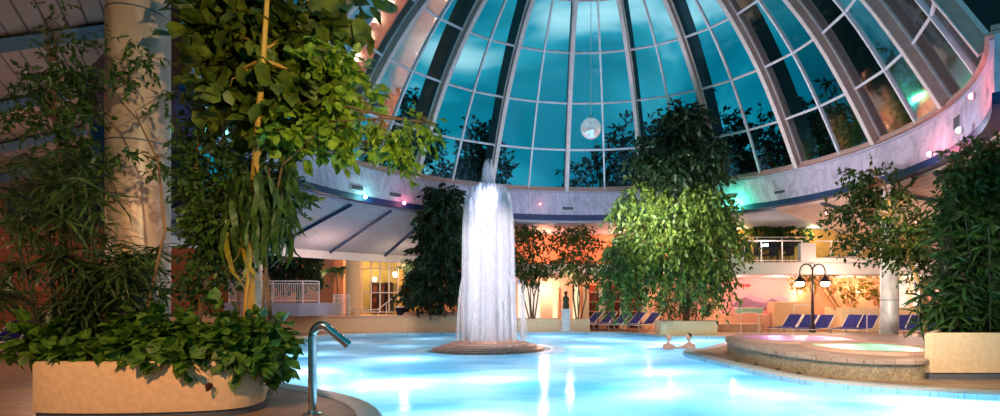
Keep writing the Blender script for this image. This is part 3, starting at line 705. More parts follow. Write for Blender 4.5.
planter('tree_planter', rrect(X(660, 25.6), X(717, 25.6), 25.45, 27.3, .06), .66, 'stucco_cream', 'pale low rectangular planter under the big leaning tree')
planter('low_planter', rrect(X(513, 28.6), X(562, 28.6), 28.7, 30.2, .06), .64, 'stucco_cream', 'low cream planter left of the statue by the far pool edge')
planter('low_planter', rrect(X(570, 28.6), X(590, 28.6), 28.7, 29.9, .06), .62, 'stucco_cream', 'short cream planter right of the statue by the far pool edge')
planter('wall_planter', rrect(X(842, 28.2), X(928, 28.2), 28.2, 30.2, .08), 1.22, 'stucco_cream', 'long yellow plaster planter with shrubs behind the right sunbeds')
planter('terrace_planter', rrect(X(400, 28.9), X(466, 28.9), 28.75, 30.4, .06), .98, 'stucco_pink', 'long planter on the raised terrace left of the fountain')
# ================================================================== PLANTS
def B(u, v, Y, ru, rv, n, ry=None):
    return (X(u, Y), Y, Z(v, Y), ru*Y/F, ry if ry else (ru+rv)*.5*Y/F, rv*Y/F, n)
def W(u, v, Y): return (X(u, Y), Y, Z(v, Y))
# --- leaning ficus right of centre
bl = [B(685, 122, 23.0, 20, 18, 130), B(664, 160, 23.0, 30, 26, 190), B(698, 158, 23.2, 26, 28, 180), B(690, 205, 22.9, 42, 26, 260), B(640, 200, 22.8, 26, 22, 130),
      B(660, 235, 22.6, 44, 24, 300), B(712, 235, 23.2, 30, 28, 200), B(628, 252, 22.4, 24, 20, 130), B(618, 282, 22.5, 18, 14, 60), B(695, 262, 23.0, 28, 18, 130), B(716, 278, 23.6, 12, 18, 50), B(658, 268, 22.8, 14, 16, 50)]
tree('weeping_ficus', 'tall leaning ficus with drooping leaves in the pale planter right of centre', 'tree', (5.3, 26.3, .58),
     [W(686, 322, 26.2), W(686, 290, 25.6), W(684, 250, 24.8), W(682, 200, 24.0), W(683, 150, 23.4), W(684, 110, 23.0)], [b[:6]+(int(b[6]*.95),) for b in bl[3:]], 'leaf_main', .22, 12, 1.0, .75, T_LEAF, .16)
t0 = bpy.context.scene.collection.objects[-1].parent
P, D = sprigs(bl[:3], 11, .7, .6); place(T_LEAF, P, D, .27*(.65+.7*RNG.random(len(P))), 'upper_foliage', 'leaf_ficus_dark', t0)  # unlit upper crown: its shade is put into the darker leaf colour
x0 = W(686, 322, 26.2)
tree('planter_shrub', 'low bushy green shrub filling the foot of the leaning ficus', 'plant', (x0[0], 25.9, .58), [(x0[0]-.1, 25.95, .58), (x0[0]-.1, 25.9, 1.2)],
     [B(672, 300, 25.9, 14, 16, 110, .35), B(700, 302, 25.9, 14, 14, 100, .35)], 'leaf_bamboo', .26, 10, .1, .3, T_STRAP, .03)
# --- dark trees left of the fountain
tree('dark_ficus', 'tall dark leafy tree left of the fountain in the terrace planter', 'tree', (X(440, 29.3), 29.3, .9), [W(442, 312, 29.4), W(440, 280, 28.4), W(441, 240, 26.6), W(442, 200, 24.8)],
     [B(446, 198, 24.5, 14, 14, 110), B(440, 222, 25.0, 21, 15, 190), B(443, 250, 25.8, 26, 16, 240), B(440, 278, 27.2, 29, 16, 250), B(432, 296, 28.2, 24, 10, 110)], 'leaf_ficus_dark', .26, 10, .6, .5, T_LEAF, .12)
tree('dark_ficus', 'lower dark shrub tree at the left end of the terrace planter', 'tree', (X(408, 29.2), 29.2, .9), [W(408, 314, 29.2), W(409, 290, 29.2), W(408, 270, 29.1)],
     [B(405, 290, 29.1, 8, 10, 36), B(418, 268, 29.0, 12, 12, 60)], 'leaf_ficus_dark', .24, 10, .6, .45, T_LEAF, .07)
tree('terrace_tree', 'large dark tree rising behind the white railing on the left', 'tree', (X(300, 30), 30.2, .74), [W(300, 316, 30.2), W(300, 270, 30.0), W(302, 230, 29.6), W(303, 205, 29)],
     [B(302, 206, 28.6, 15, 16, 90), B(298, 230, 28.9, 22, 18, 160), B(293, 255, 29.0, 26, 18, 200), B(294, 275, 29.2, 24, 12, 110)], 'leaf_ficus_dark', .26, 10, .6, .5, T_LEAF, .12)
def palm(name, label, base, h, n, L, mat, cat='palm'):
    t = thing(name, label, cat, base); b = Vector(base)
    MB().tube([b, b+Vector((.04, 0, h*.5)), b+Vector((0, 0, h))], [.07, .055, .05], 8).build('trunk', 'bark', t)
    top = b+Vector((0, 0, h)); fr = MB(); P = []; D = []
    for i in range(n):
        a = 2*PI*i/n+random.uniform(-.2, .2); el = random.uniform(.1, 1.1); pts = []
        for j in range(7):
            s = j/6*L; pts.append(top+Vector((math.cos(a)*s*math.cos(el*(1-j/9)), math.sin(a)*s*math.cos(el*(1-j/9)), s*math.sin(el)-1.0*(j/6)**2*L*.75)))
        fr.tube(pts, [.014]*6+[.004], 4)
        for j in range(1, 7):
            for q in range(5):
                p = pts[j-1].lerp(pts[j], q/5); d = (pts[j]-pts[j-1]).normalized(); sd = d.cross(Vector((0, 0, 1))).normalized()
                for sg in (-1, 1): P.append(p); D.append(d*.6+sd*sg+Vector((0, 0, -.25)))
    fr.build('frond_stalks', 'trunk_green', t); P = np.array([tuple(p) for p in P]); D = np.array([tuple(d) for d in D])
    place(T_BLADE, P, D, L*.34, 'fronds', mat, t, upbias=2.0); return t
palm('potted_palm', 'feathery palm standing beyond the terrace left of the peach column', (X(337, 31.0), 31.0, .74), 2.5, 15, 1.0, 'leaf_bamboo')
# --- slim trees by the statue
for (u, spread, lab, nb, v0) in ((531, 27, 'slim multi-stemmed tree with airy crown nearest the fountain on its right', 4, 322), (577, 24, 'slim multi-stemmed tree in the short planter right of the statue', 3, 322)):
    Y = 29.3; base = W(u+1, 316, Y); t = thing('slim_tree', lab, 'tree', (base[0], Y, .55))
    mb = MB()
    for i in range(nb+2):
        k = (i-(nb+1)/2)/(nb+1)*2+random.uniform(-.35, .35); mb.tube([(base[0]+k*.1, Y, .5), (base[0]+k*.25+random.uniform(-.15, .15), Y, 1.7), (base[0]+k*.5+random.uniform(-.2, .2), Y-.2, 3.1), (base[0]+k*.9, Y-.3, 4.6)], [.04, .034, .026, .012], 6)
    mb.build('trunk', 'bark', t)
    P, D = sprigs([B(u, 240, Y, spread, 16, 90), B(u-3, 262, Y-.2, spread, 12, 110), B(u+4, 276, Y, spread*.7, 9, 50), B(u, 232, Y, spread*.8, 9, 50)], 9, .4, .45, shell=.2)
    place(T_LEAF, P, D, .2*(.65+.7*RNG.random(len(P))), 'foliage', 'leaf_ficus', t)
# --- right: tree across the marble column
x0 = X(905, 19.0)
tree('column_tree', 'airy small-leaved tree spreading across the right marble column', 'tree', (X(935, 19), 19, .4), [W(926, 330, 17.6), W(922, 290, 17.6), W(905, 250, 17.8), W(892, 215, 18), W(885, 185, 18)],
     [B(868, 175, 18.2, 26, 13, 50), B(885, 196, 18.3, 30, 14, 65), B(852, 214, 18.6, 27, 12, 45), B(905, 224, 18.0, 33, 15, 80), B(872, 240, 18.3, 32, 11, 45), B(910, 250, 17.8, 32, 13, 70), B(852, 196, 18.6, 16, 10, 25), B(925, 268, 17.6, 22, 11, 35), B(840, 236, 18.8, 16, 7, 14)],
     'leaf_ficus', .19, 9, .35, .5, T_LEAF, .07, shell=.1, nbr=2, bark='bark_pale')
# --- right: bamboo & tall bush in the cream planter
t = thing('bamboo_bush', 'tall strap-leaved green bush in the cream planter at the right edge', 'plant', (X(968, 12.3), 12.6, .86))
mb = MB(); rg = random.Random(5); P = []; D = []
for i in range(46):
    x = X(rg.uniform(938, 1010), 12.6); y = rg.uniform(11.9, 13.4); h = rg.uniform(.6, 3.3); lean = rg.uniform(-.4, .3)
    pts = [(x+lean*(j/5)**2*h*.35, y-.15*(j/5)**2, .8+h*j/5) for j in range(6)]; mb.tube(pts, [.014]*5+[.006], 5)
    for j in range(1, 6):
        for q in range(13):
            a = rg.uniform(0, 2*PI); P.append(pts[j]); D.append((math.cos(a), math.sin(a), rg.uniform(-.9, .6)))
mb.build('canes', 'trunk_green', t); place(T_STRAP, np.array(P), np.array(D), .42*(.6+.7*RNG.random(len(P))), 'foliage', 'leaf_bamboo', t)
tree('leafy_bush', 'tall dense leafy tree above the strap-leaved bush at the right edge', 'tree', (X(985, 13.4), 13.6, .86), [W(985, 325, 13.6), W(980, 250, 13.4), (X(975, 13.2), 13.2, Z(180, 13.2))],
     [B(972, 165, 12.8, 22, 17, 90), B(990, 190, 12.8, 26, 24, 150), B(962, 205, 12.8, 18, 18, 70), B(985, 225, 12.6, 28, 20, 130), B(1000, 160, 12.8, 16, 22, 60)], 'leaf_bamboo', .17, 11, .5, .4, T_LEAF, .06)
# --- shrubs in the yellow wall planter
for u, Y, ru, rv, v, lab in ((812, 28.9, 22, 13, 282, 'climbing shrub with yellow-lit leaves above the lamp post'), (850, 29.0, 24, 20, 290, 'leggy golden-green shrub fanning up behind the right sunbeds'), (880, 29.2, 13, 17, 292, 'small golden-green shrub left of the right marble column')):
    b0 = W(u+3 if u > 820 else 838, 312, Y); t = thing('golden_shrub', lab, 'shrub', (b0[0], Y, 1.12 if u > 820 else 1.14)); mb = MB(); rg = random.Random(u)
    for i in range(11):
        k = rg.uniform(-1, 1); mb.tube([(b0[0]+k*.25, Y, 1.1), (b0[0]+k*.5+(X(u, Y)-b0[0])*.5, Y, 1.1+(Z(v, Y)-1.1)*.7), (X(u, Y)+k*ru*.8*Y/F, Y-.1, Z(v-rv*.7, Y))], [.022, .017, .006], 5)
    mb.build('stems', 'bark_pale', t); P, D = sprigs([B(u, v-3, Y, ru, rv*.8, 75, .5)], 8, .3, .35, shell=.3); place(T_LEAF, P, D, .17*(.6+.8*RNG.random(len(P))), 'foliage', 'leaf_shrub', t)
# --- balcony greenery
tree('balcony_tree', 'broad dark green bush growing against the ochre wall on the balcony', 'plant', (X(778, 30.6), 30.6, 3.4), [W(778, 262, 30.6), W(778, 235, 30.6)],
     [B(765, 230, 30.4, 16, 9, 70, .5), B(788, 230, 30.4, 19, 11, 80, .5), B(778, 240, 30.4, 24, 7, 60, .5)], 'leaf_ficus', .24, 9, .4, .4, T_LEAF, .05)
# --- outside trees seen through the glass
ot = [(600, 40, 12.2, 4.5, 'broad'), (655, 42, 15.5, 6.0, 'x'), (705, 38, 15.2, 5.2, 'x'), (765, 37, 14.0, 4.6, 'x'), (840, 34, 15.2, 5, 'x'), (925, 30, 15.5, 5, 'x'), (450, 40, 11.6, 3.5, 'x'), (480, 44, 15.5, 2.6, 'x'), (404, 38, 16.0, 2.6, 'x')]
ol = ['dark tree outside the dome glass behind the globe lamp', 'dark tree outside the dome glass left above the leaning ficus', 'dark tree outside the dome glass just right of the leaning ficus top', 'dark tree outside the dome glass above the balcony',
      'dark tree outside the dome glass above the right marble column', 'dark tree outside the rightmost dome panes', 'low dark tree outside the glass left of the fountain top', 'slim dark tree outside the glass between two left ribs', 'slim tall dark tree outside the leftmost visible dome panes']
for (u, Y, zt, rr, _), lab in zip(ot, ol):
    x = X(u, Y); tree('outside_tree', lab, 'tree', (x, Y, -1.4), [(x, Y, -1.4), (x, Y, 5), (x, Y, zt-2)], [(x, Y, zt-2.2, rr*.55, 1.6, 2.2, 130), (x+rr*.3, Y, zt-3.8, rr*.6, 1.6, 1.8, 110), (x-rr*.4, Y, zt-4.2, rr*.5, 1.6, 1.6, 90)],
                      'leaf_out', .42, 9, .2, .8, T_LEAF, .2, group='dark trees outside the dome')

# --- FOREGROUND planter
t = thing('papyrus', 'dense dark papyrus clump with drooping narrow leaves in the big planter', 'plant', (-7.6, 8.5, .7))
mb = MB(); rg = random.Random(9); P = []; D = []
for i in range(66):
    u = rg.gauss(75, 46); u = max(-15, min(158, u)); Y = rg.uniform(8.0, 9.0); bx = -7.45+(X(u, Y)+7.45)*.3; by = 8.5+rg.uniform(-.3, .4)
    if 100 < u < 160 and rg.random() < .6: v = rg.uniform(235, 310)
    else: v = rg.uniform(150, 320)+abs(u-60)*.25
    top = Vector(W(u, v, Y)); b = Vector((bx, by, .7)); mid = (b+top)/2+Vector((0, 0, .35)); pts = [b, b.lerp(mid, .5)+Vector((0, 0, .1)), mid, mid.lerp(top, .55)+Vector((0, 0, .12)), top]
    mb.tube(pts, [.016, .014, .012, .01, .007], 5)
    for q in range(34):
        a = rg.uniform(0, 2*PI); P.append(tuple(pts[4] if q < 24 else pts[3])); D.append((math.cos(a), math.sin(a), rg.uniform(-.9, .5)))
mb.build('stems', 'trunk_green', t); place(T_BLADE, np.array(P), np.array(D), .52*(.6+.6*RNG.random(len(P))), 'foliage', 'leaf_papyrus', t, upbias=1.2)

tree('small_leaved_ficus', 'small-leaved ficus with thin branches crossing the front marble column', 'tree', (-7.9, 8.9, .7), [(-7.9, 8.7, .7), W(70, 290, 8.7), W(62, 200, 8.7), W(58, 120, 8.6), W(50, 60, 8.6)],
     [B(70, 72, 8.6, 18, 18, 46), B(48, 92, 8.7, 26, 20, 45), B(84, 112, 8.6, 10, 14, 26), B(25, 118, 8.8, 22, 12, 26), B(70, 40, 8.8, 20, 14, 18), B(74, 138, 8.7, 16, 10, 26), B(60, 10, 8.8, 10, 8, 4)], 'leaf_ficus', .105, 9, .45, .3, T_LEAF, .04, shell=.15, nbr=2)
tree('ficus_branch', 'thin leafy sapling reaching over the middle of the front marble column', 'tree', (-6.4, 8.3, .7), [(-6.4, 8.3, .7), W(165, 230, 8.3), W(158, 160, 8.3), W(138, 120, 8.3), W(112, 92, 8.3)],
     [B(135, 42, 8.2, 8, 12, 6), B(148, 62, 8.2, 9, 8, 7), B(122, 70, 8.2, 9, 7, 6), B(132, 80, 8.2, 11, 7, 7), B(120, 152, 8.2, 12, 7, 10), B(158, 160, 8.3, 10, 8, 9), B(162, 100, 8.3, 5, 12, 4)], 'leaf_ficus', .11, 8, .6, .26, T_LEAF, .022, shell=.05)
tree('dense_ficus', 'dense mid-green shrubby tree filling the planter right of the front column', 'tree', (-5.9, 8.8, .7), [(-5.9, 8.8, .7), W(205, 280, 8.8), W(200, 220, 8.8), W(196, 160, 8.8), W(200, 110, 8.8)],
     [B(210, 148, 8.9, 16, 20, 80), B(212, 185, 8.8, 20, 20, 130), B(216, 222, 8.8, 22, 20, 130), B(220, 256, 8.8, 20, 18, 90), B(206, 112, 9.0, 12, 18, 40), B(198, 282, 8.9, 12, 14, 30), B(255, 175, 8.8, 20, 24, 80), B(250, 215, 8.7, 14, 22, 60), B(282, 190, 8.8, 16, 24, 70)], 'leaf_ficus', .12, 10, .5, .32, T_LEAF, .05, nbr=2)
# fig: large leaves, golden cane
tree('fig_tree', 'fig tree with large lobed olive leaves and a golden cane trunk', 'tree', (-4.95, 8.75, .7), [(-4.95, 8.8, .7), W(250, 250, 8.8), W(255, 165, 8.4), W(263, 60, 7.9), W(270, -40, 7.9)],
     [B(224, 30, 8.8, 24, 24, 34), B(245, 60, 8.8, 24, 26, 34), B(234, 92, 8.5, 24, 16, 24), B(290, 40, 8.7, 32, 30, 40), B(320, 20, 8.9, 28, 18, 20), B(300, 92, 8.5, 30, 20, 34), B(262, 120, 8.6, 22, 18, 24), B(208, 5, 8.8, 18, 10, 12), B(255, 0, 8.8, 40, 16, 34), B(345, 6, 9, 18, 8, 8)],
     'leaf_fig', .29, 5, .5, .4, T_WIDE, .072, bark='bamboo', shell=.15)
tree('fig_branch', 'bright yellow-green leafy branch hanging in front of the dome glass', 'tree', (-4.6, 8.7, .7), [(-4.6, 8.75, .7), W(262, 220, 8.7), W(276, 130, 8.6), W(320, 100, 8.4), W(370, 112, 8.3), W(425, 124, 8.2)],
     [B(330, 70, 8.5, 22, 30, 50), B(318, 110, 8.4, 22, 16, 34), B(338, 132, 8.3, 15, 18, 24), B(355, 92, 8.4, 12, 16, 14), B(296, 135, 8.4, 26, 14, 30)], 'leaf_fig_bright', .165, 7, .5, .32, T_WIDE, .03, bark='bark', shell=.1)
tree('leafy_spray', 'slender leafy spray reaching toward the left rib of the dome', 'tree', (-4.7, 8.5, .7), [(-4.7, 8.5, .7), W(268, 240, 8.5), W(282, 165, 8.4), W(330, 122, 8.3), W(380, 118, 8.2), W(430, 122, 8.1)],
     [B(392, 140, 8.2, 20, 18, 34), B(420, 125, 8.1, 14, 8, 14), B(375, 122, 8.2, 14, 8, 10), B(432, 136, 8.1, 6, 9, 5), B(400, 158, 8.2, 10, 8, 9)], 'leaf_fig_bright', .135, 8, .8, .24, T_LEAF, .02, shell=.05)
# hanging strap leaves beneath the fig
t = thing('hanging_strap_plant', 'plant with long hanging strap leaves, some dried yellow, by the second column', 'plant', (-4.85, 8.35, .75)); rg = random.Random(4)
MB().tube([(-4.85, 8.35, .7), (-4.8, 8.35, 1.7), W(255, 215, 8.4), W(258, 165, 8.4)], [.03, .028, .025, .02], 8).build('stem', 'bamboo', t)
P = []; D = []
for q in range(170): P.append(W(rg.uniform(228, 292), rg.uniform(165, 235), rg.uniform(8.2, 8.6))); D.append((rg.uniform(-.3, .3), rg.uniform(-.3, .3), -1))
place(T_STRAP, np.array(P), np.array(D), .6*(.6+.6*RNG.random(len(P))), 'foliage', 'leaf_ficus', t, upbias=.2)
P = [W(244, 225, 8.3), W(246, 235, 8.25), W(240, 215, 8.3), W(228, 232, 8.3)]; place(T_STRAP, np.array(P), np.array([(0.05, 0, -1)]*4), .85, 'dry_leaves', 'leaf_dry', t, upbias=.2)
# broad-leaved ground cover
lab = ['broad-leaved green creeper spilling over the right part of the peach planter', 'low green creeper over the left corner of the peach planter', 'broad-leaved creeper tumbling over the right corner of the peach planter']
for i, bs in enumerate(([B(130, 350, 7.9, 34, 14, 60, .35), B(175, 342, 7.9, 34, 20, 95, .4), B(165, 360, 7.62, 34, 9, 26, .12), B(150, 325, 8.2, 30, 14, 45, .3)], [B(35, 340, 7.9, 24, 12, 30, .3), B(62, 350, 7.7, 22, 6, 14, .2), B(95, 345, 7.9, 22, 8, 18, .3)],
                        [B(225, 335, 8.1, 32, 22, 105, .4), B(258, 338, 8.3, 24, 20, 75, .35), B(268, 358, 8.3, 14, 16, 30, .2), B(240, 355, 7.9, 22, 12, 32, .15)])):
    b0 = bs[0]; t = thing('ground_creeper', lab[i], 'plant', (b0[0], b0[1], .72)); mb = MB(); branchy(mb, (b0[0], b0[1]+.1, .7), [(b[0], b[1], b[2]) for b in bs], .014); mb.build('stems', 'trunk_green', t)
    P, D = sprigs(bs, 5, .35, .22, shell=.2); place(T_WIDE, P, D, .2*(.65+.6*RNG.random(len(P))), 'foliage', 'leaf_pothos', t, upbias=1.4)
t = thing('dead_leaf', 'single withered brown leaf hanging down the peach planter front', 'leaf', W(209, 380, 7.55)); b = Vector(W(209, 366, 7.6))
MB().tube([b+Vector((0, 0, .2)), b, Vector(W(209, 384, 7.55))], .004, 4).build('stalk', 'bark', t)
plain('brown_leaf', rgb(110, 60, 24), .8); place(T_WIDE, np.array([W(209, 382, 7.55), W(207, 383, 7.55), W(211, 383, 7.52)]), np.array([(0, 0, -1), (.3, 0, -1), (-.3, -.2, -1)]), .13, 'blade', 'brown_leaf', t, upbias=.2)
# ================================================================== STATUE
t = thing('statue', 'small white garden statue on a plinth between the far planters', 'statue', (X(566, 28.4), 28.4, 0)); bx, by = t.location.x, 28.4
MB().box((bx, by, .55), (.42, .42, 1.1), bev=.03).box((bx, by, .06), (.56, .5, .12)).box((bx, by, 1.12), (.52, .48, .08), bev=.01).build('plinth', 'statue_white', t)
MB().lathe([(.0, 1.16), (.15, 1.16), (.17, 1.3), (.13, 1.5), (.17, 1.62), (.13, 1.76), (.06, 1.8), (.06, 1.84)], (bx, by, 0), 16).build('bust', 'trunk_green', t)
MB().ball((bx, by, 1.94), (.09, .1, .12)).build('head', 'trunk_green', t)
# ================================================================== SUNBEDS
def sunbed(fab='fabric_blue'):
    t = thing('sunbed', 'x', 'sunbed', (0, 0, 0), group='blue sunbeds round the pool')
    f = MB(); W2 = .33
    for s in (-1, 1):
        f.tube([(-1.0, s*W2, .34), (.3, s*W2, .36)], .022, 6); f.tube([(.3, s*W2, .36), (.98, s*W2, .92)], .022, 6)
    for x, z in ((-1, .34), (.3, .36), (.98, .92)): f.tube([(x, -W2, z), (x, W2, z)], .02, 6)
    f.build('frame', 'frame_white', t, local=True)
    for x0, x1, s in ((-.8, -.62, -1), (-.8, -.62, 1), (.45, .25, -1), (.45, .25, 1)):
        MB().tube([(x0, s*W2, .35 if x0 < 0 else .46), (x1, s*W2, 0)], .02, 6).build('leg', 'frame_white', t, local=True)
    MB().tube([(.72, -W2+.04, .68), (.74, -W2+.04, .02), (.74, W2-.04, .02), (.72, W2-.04, .68)], .015, 5).build('back_strut', 'frame_white', t, local=True)
    def sl(P, name):
        mb = MB(); n = len(P); vs = [(x, s*(W2-.025), z+dz) for dz in (0, .03) for (x, z) in P for s in (-1, 1)]
        fs = [(i*2, i*2+1, i*2+3, i*2+2) for i in range(n-1)]+[(2*n+i*2, 2*n+i*2+2, 2*n+i*2+3, 2*n+i*2+1) for i in range(n-1)]
        fs += [(i*2, i*2+2, 2*n+i*2+2, 2*n+i*2) for i in range(n-1)]+[(i*2+1, 2*n+i*2+1, 2*n+i*2+3, i*2+3) for i in range(n-1)]+[(0, 2*n, 2*n+1, 1), (2*n-2, 2*n-1, 4*n-1, 4*n-2)]
        mb.add(vs, fs).build(name, fab, t, local=True)
    sl([(-.97, .35), (-.4, .34), (.28, .36)], 'seat'); sl([(.32, .38), (.62, .61), (.96, .91)], 'backrest')
    return t
beds = []
sb0 = sunbed(); first = [True]
def bed(x, y, rz, label, z=0, src=sb0):
    o = src if first[0] else copy_tree(src); first[0] = False
    o.location = (x, y, z); o.rotation_euler = (0, 0, rz); o['label'] = label; beds.append(o); return o
for (u, Y, lab) in ((598, 30.6, 'blue sunbed nearest the statue in the row before the wooden bays'), (612, 30.2, 'second blue sunbed from the statue before the wooden bays'), (626, 29.8, 'third blue sunbed from the statue before the wooden bays'),
                    (641, 29.4, 'fourth blue sunbed from the statue before the wooden bays'), (656, 29.0, 'blue sunbed next to the planter of the leaning ficus')):
    bed(X(u-12, Y), Y, R(40), lab)
for (u, Y, lab) in ((800, 25.5, 'blue sunbed just left of the lamp post'), (816, 25.1, 'blue sunbed directly behind the lamp post'), (832, 24.7, 'blue sunbed just right of the lamp post'),
                    (861, 25.0, 'blue sunbed left of the right marble column, farther from it'), (877, 24.6, 'blue sunbed right beside the marble column on its left'), (909, 24.4, 'blue sunbed right beside the marble column on its right'),
                    (924, 24.0, 'second blue sunbed right of the marble column'), (940, 23.5, 'third blue sunbed right of the marble column'), (957, 23.0, 'blue sunbed half hidden behind the cream planter plants')):
    bed(X(u-15, Y), Y, R(40), lab)
bed(X(12, 17.5), 17.5, R(100), 'blue sunbed at the far left edge behind the papyrus'); bed(X(-6, 16.8), 16.9, R(100), 'blue sunbed cut by the left picture edge')
t = copy_tree(sb0); t.location = (X(371, 29.3), 29.4, .74); t.rotation_euler = (0, 0, R(20)); t['label'] = 'dark sunbed on the raised terrace before the glazed room'; t['group'] = 'dark sunbeds upstairs'
for c in t.children:
    if c.name.startswith(('seat', 'backrest')): c.data = c.data.copy(); c.data.materials[0] = M['fabric_dark']
t2 = copy_tree(t); t2.location = (X(846, 28.2), 28.4, 3.4); t2.rotation_euler = (0, 0, R(10)); t2['label'] = 'dark sunbed up on the balcony right of the white pier'
# dark low tub table on terrace
t = thing('planter_pot', 'low dark pot with white rim on the raised terrace left of the fountain', 'pot', (X(396, 28.6)+.2, 28.95, .82))
MB().lathe([(.0, 0), (.22, 0), (.34, .36), (.36, .4), (.3, .4), (.26, .3), (0, .3)], (0, 0, 0), 20).build('body', 'fabric_dark', t, local=True)
MB().lathe([(.33, .38), (.38, .4), (.38, .44), (.3, .44)], (0, 0, 0), 20).build('rim', 'frame_white', t, local=True)
# ================================================================== LAMP POST
LX, LY = X(812.5, 24.0), 24.0
t = thing('lamp_post', 'dark cast-iron lamp post with two curled arms and bell lamps', 'lamp', (LX, LY, 0))
MB().lathe([(.0, 0), (.24, 0), (.24, .08), (.15, .14), (.12, .5), (.07, .62), (.055, 1.6), (.045, 2.5), (.03, 2.95), (0, 3.0)], (0, 0, 0), 20).build('pole', 'iron_dark', t, local=True)
for s in (-1, 1):
    pts = [(0, 0, 2.35)]+[(s*(.27-.27*math.cos(a)), 0, 2.8+.33*math.sin(a)) for a in [PI*i/10 for i in range(11)]]+[(s*.54, 0, 2.62)]
    MB().tube(pts, .03, 8).build('arm', 'iron_dark', t, local=True)
    MB().tube([(0, 0, 2.95), (s*.1, 0, 3.12), (s*.02, 0, 3.2)], .015, 6).build('scroll', 'iron_dark', t, local=True)
    MB().lathe([(.03, .3), (.06, .26), (.12, .16), (.24, .04), (.25, 0), (.2, .02)], (s*.54, 0, 2.36), 20).build('lamp_shade', 'iron_dark', t, local=True)
    MB().ball((s*.54, 0, 2.31), (.19, .19, .15), 16, 10).build('bulb', 'bulb_lamp', t, local=True)
    pt_light('lamp_light', (LX+s*.54, LY, 2.18), (1, .72, .42), 150, .1)
# ================================================================== BALCONY RAIL & chairs
rp = [(X(745, 27), BY+.1), (X(762, 27), BY+.1), (X(783, 27), BY+.1), (X(803, 27), BY+.1)]
t = thing('balustrade', 'white balcony railing with clear glass panels above the pink recess', 'railing', (rp[0][0], rp[0][1], 3.4))
MB().tube([(p[0], p[1], 4.45) for p in rp], .035, 8).build('handrail', 'rail_white', t); MB().tube([(p[0], p[1], 3.5) for p in rp], .02, 6).build('bottom_rail', 'rail_white', t)
for p in rp: MB().tube([(p[0], p[1], 3.4), (p[0], p[1], 4.45)], .03, 8).build('post', 'rail_white', t)
for a, b in zip(rp, rp[1:]): MB().box(((a[0]+b[0])/2, a[1], 3.95), (b[0]-a[0]-.1, .012, .8)).build('glass_panel', 'clear_glass', t, smooth=False)
t = thing('balustrade', 'white balcony handrail running right from the white pier', 'railing', (X(818, 27), BY+.1, 3.6))
MB().tube([(X(817, 27), BY+.1, 4.45), (X(880, 27), BY+.1, 4.4)], .03, 8).build('handrail', 'rail_white', t)
for u in (832, 856, 880): MB().tube([(X(u, 27), BY+.1, 3.4), (X(u, 27), BY+.1, 4.42)], .025, 6).build('post', 'rail_white', t)
t = thing('balustrade', 'inner glass balustrade in front of the balcony bush', 'railing', (X(735, 29.5), 29.6, 3.4))
rp2 = [(X(u, 29.6), 29.6) for u in (733, 757, 782, 806)]
MB().tube([(p[0], p[1], 4.9) for p in rp2], .03, 8).build('handrail', 'rail_white', t)
for p in rp2: MB().tube([(p[0], p[1], 3.4), (p[0], p[1], 4.9)], .025, 6).build('post', 'rail_white', t)
def chair(loc, rz, label):
    t = thing('cafe_chair', label, 'chair', loc, rz, 'dark chairs on the balcony')
    MB().box((0, 0, .45), (.46, .46, .07), bev=.015).build('seat', 'fabric_dark', t, local=True)
    MB().box((0, .22, .78), (.46, .06, .62), bev=.02).build('backrest', 'fabric_dark', t, local=True)
    for sx in (-1, 1):
        for sy in (-1, 1): MB().tube([(sx*.2, sy*.2, .43), (sx*.22, sy*.22, 0)], .018, 6).build('leg', 'black', t, local=True)
        MB().tube([(sx*.24, -.2, .44), (sx*.25, -.2, .68), (sx*.25, .22, .68)], .016, 6).build('armrest', 'black', t, local=True)
    return t
c_ = chair((X(745, 28), 28.0, 3.4), R(170), 'dark balcony chair nearest the leaning ficus')
for u, rz, lab in ((764, 20, 'dark balcony chair in the middle of the glass railing'), (771, 195, 'dark balcony chair turned beside the middle one'), (788, 190, 'dark balcony chair nearest the white pier')):
    o = copy_tree(c_); o.location = (X(u, 28), 28.05+(.5 if rz == 20 else 0), 3.4); o.rotation_euler = (0, 0, R(rz)); o['label'] = lab
p = (X(765, 27)+.05, 26.98, Z(262, 27)); t = thing('rail_lamp', 'small bright white lamp on the balcony railing', 'light', p)
p = (p[0], 26.93, Z(245, 27))
t.location = p; MB().ball((0, 0, 0), .07, 10, 7).build('bulb', 'bulb_white', t, local=True); MB().tube([(0, .12, 0), (0, .02, 0)], .03, 8).build('bracket', 'rail_white', t, local=True); pt_light('rail_lamp_light', (p[0], p[1]-.2, p[2]), (1, .95, .9), 25, .06)
# ================================================================== MURAL, sign, stone trough
my = 30.86
mu = thing('mural', 'pink wall mural of grey-mauve mountains under the balcony', 'mural', (X(762, my), my, 1.2))
MB().box((X(760, my), my, (Z(279, my)+Z(309, my))/2), (X(788, my)-X(732, my), .03, Z(279, my)-Z(309, my))).build('panel', 'wall_rosy', mu, smooth=False)
plain('mural_far', rgb(196, 150, 168), .8); plain('mural_near', rgb(128, 104, 122), .8); plain('sign_red', rgb(214, 60, 70), .6)
for m_, off, pk in (('mural_far', .025, [(732, 303), (742, 298), (750, 294), (760, 298), (770, 301), (780, 296), (788, 299)]), ('mural_near', .04, [(732, 306), (738, 300), (745, 297), (754, 301), (765, 303), (772, 298), (778, 301), (788, 303)])):
    mb = MB(); y = my-off; pl_ = [(X(a, y), Z(b, y)) for a, b in pk]+[(X(788, y), Z(309, y)), (X(732, y), Z(309, y))]; n = len(pl_)
    mb.add([(a, y, b) for a, b in pl_]+[(a, y-.012, b) for a, b in pl_], [tuple(range(n)), tuple(range(2*n-1, n-1, -1))]+[(i, (i+1) % n, n+(i+1) % n, n+i) for i in range(n)]).build('mountains', m_, mu, smooth=False)
sg = MB(); xa = X(738.5, my-.1)
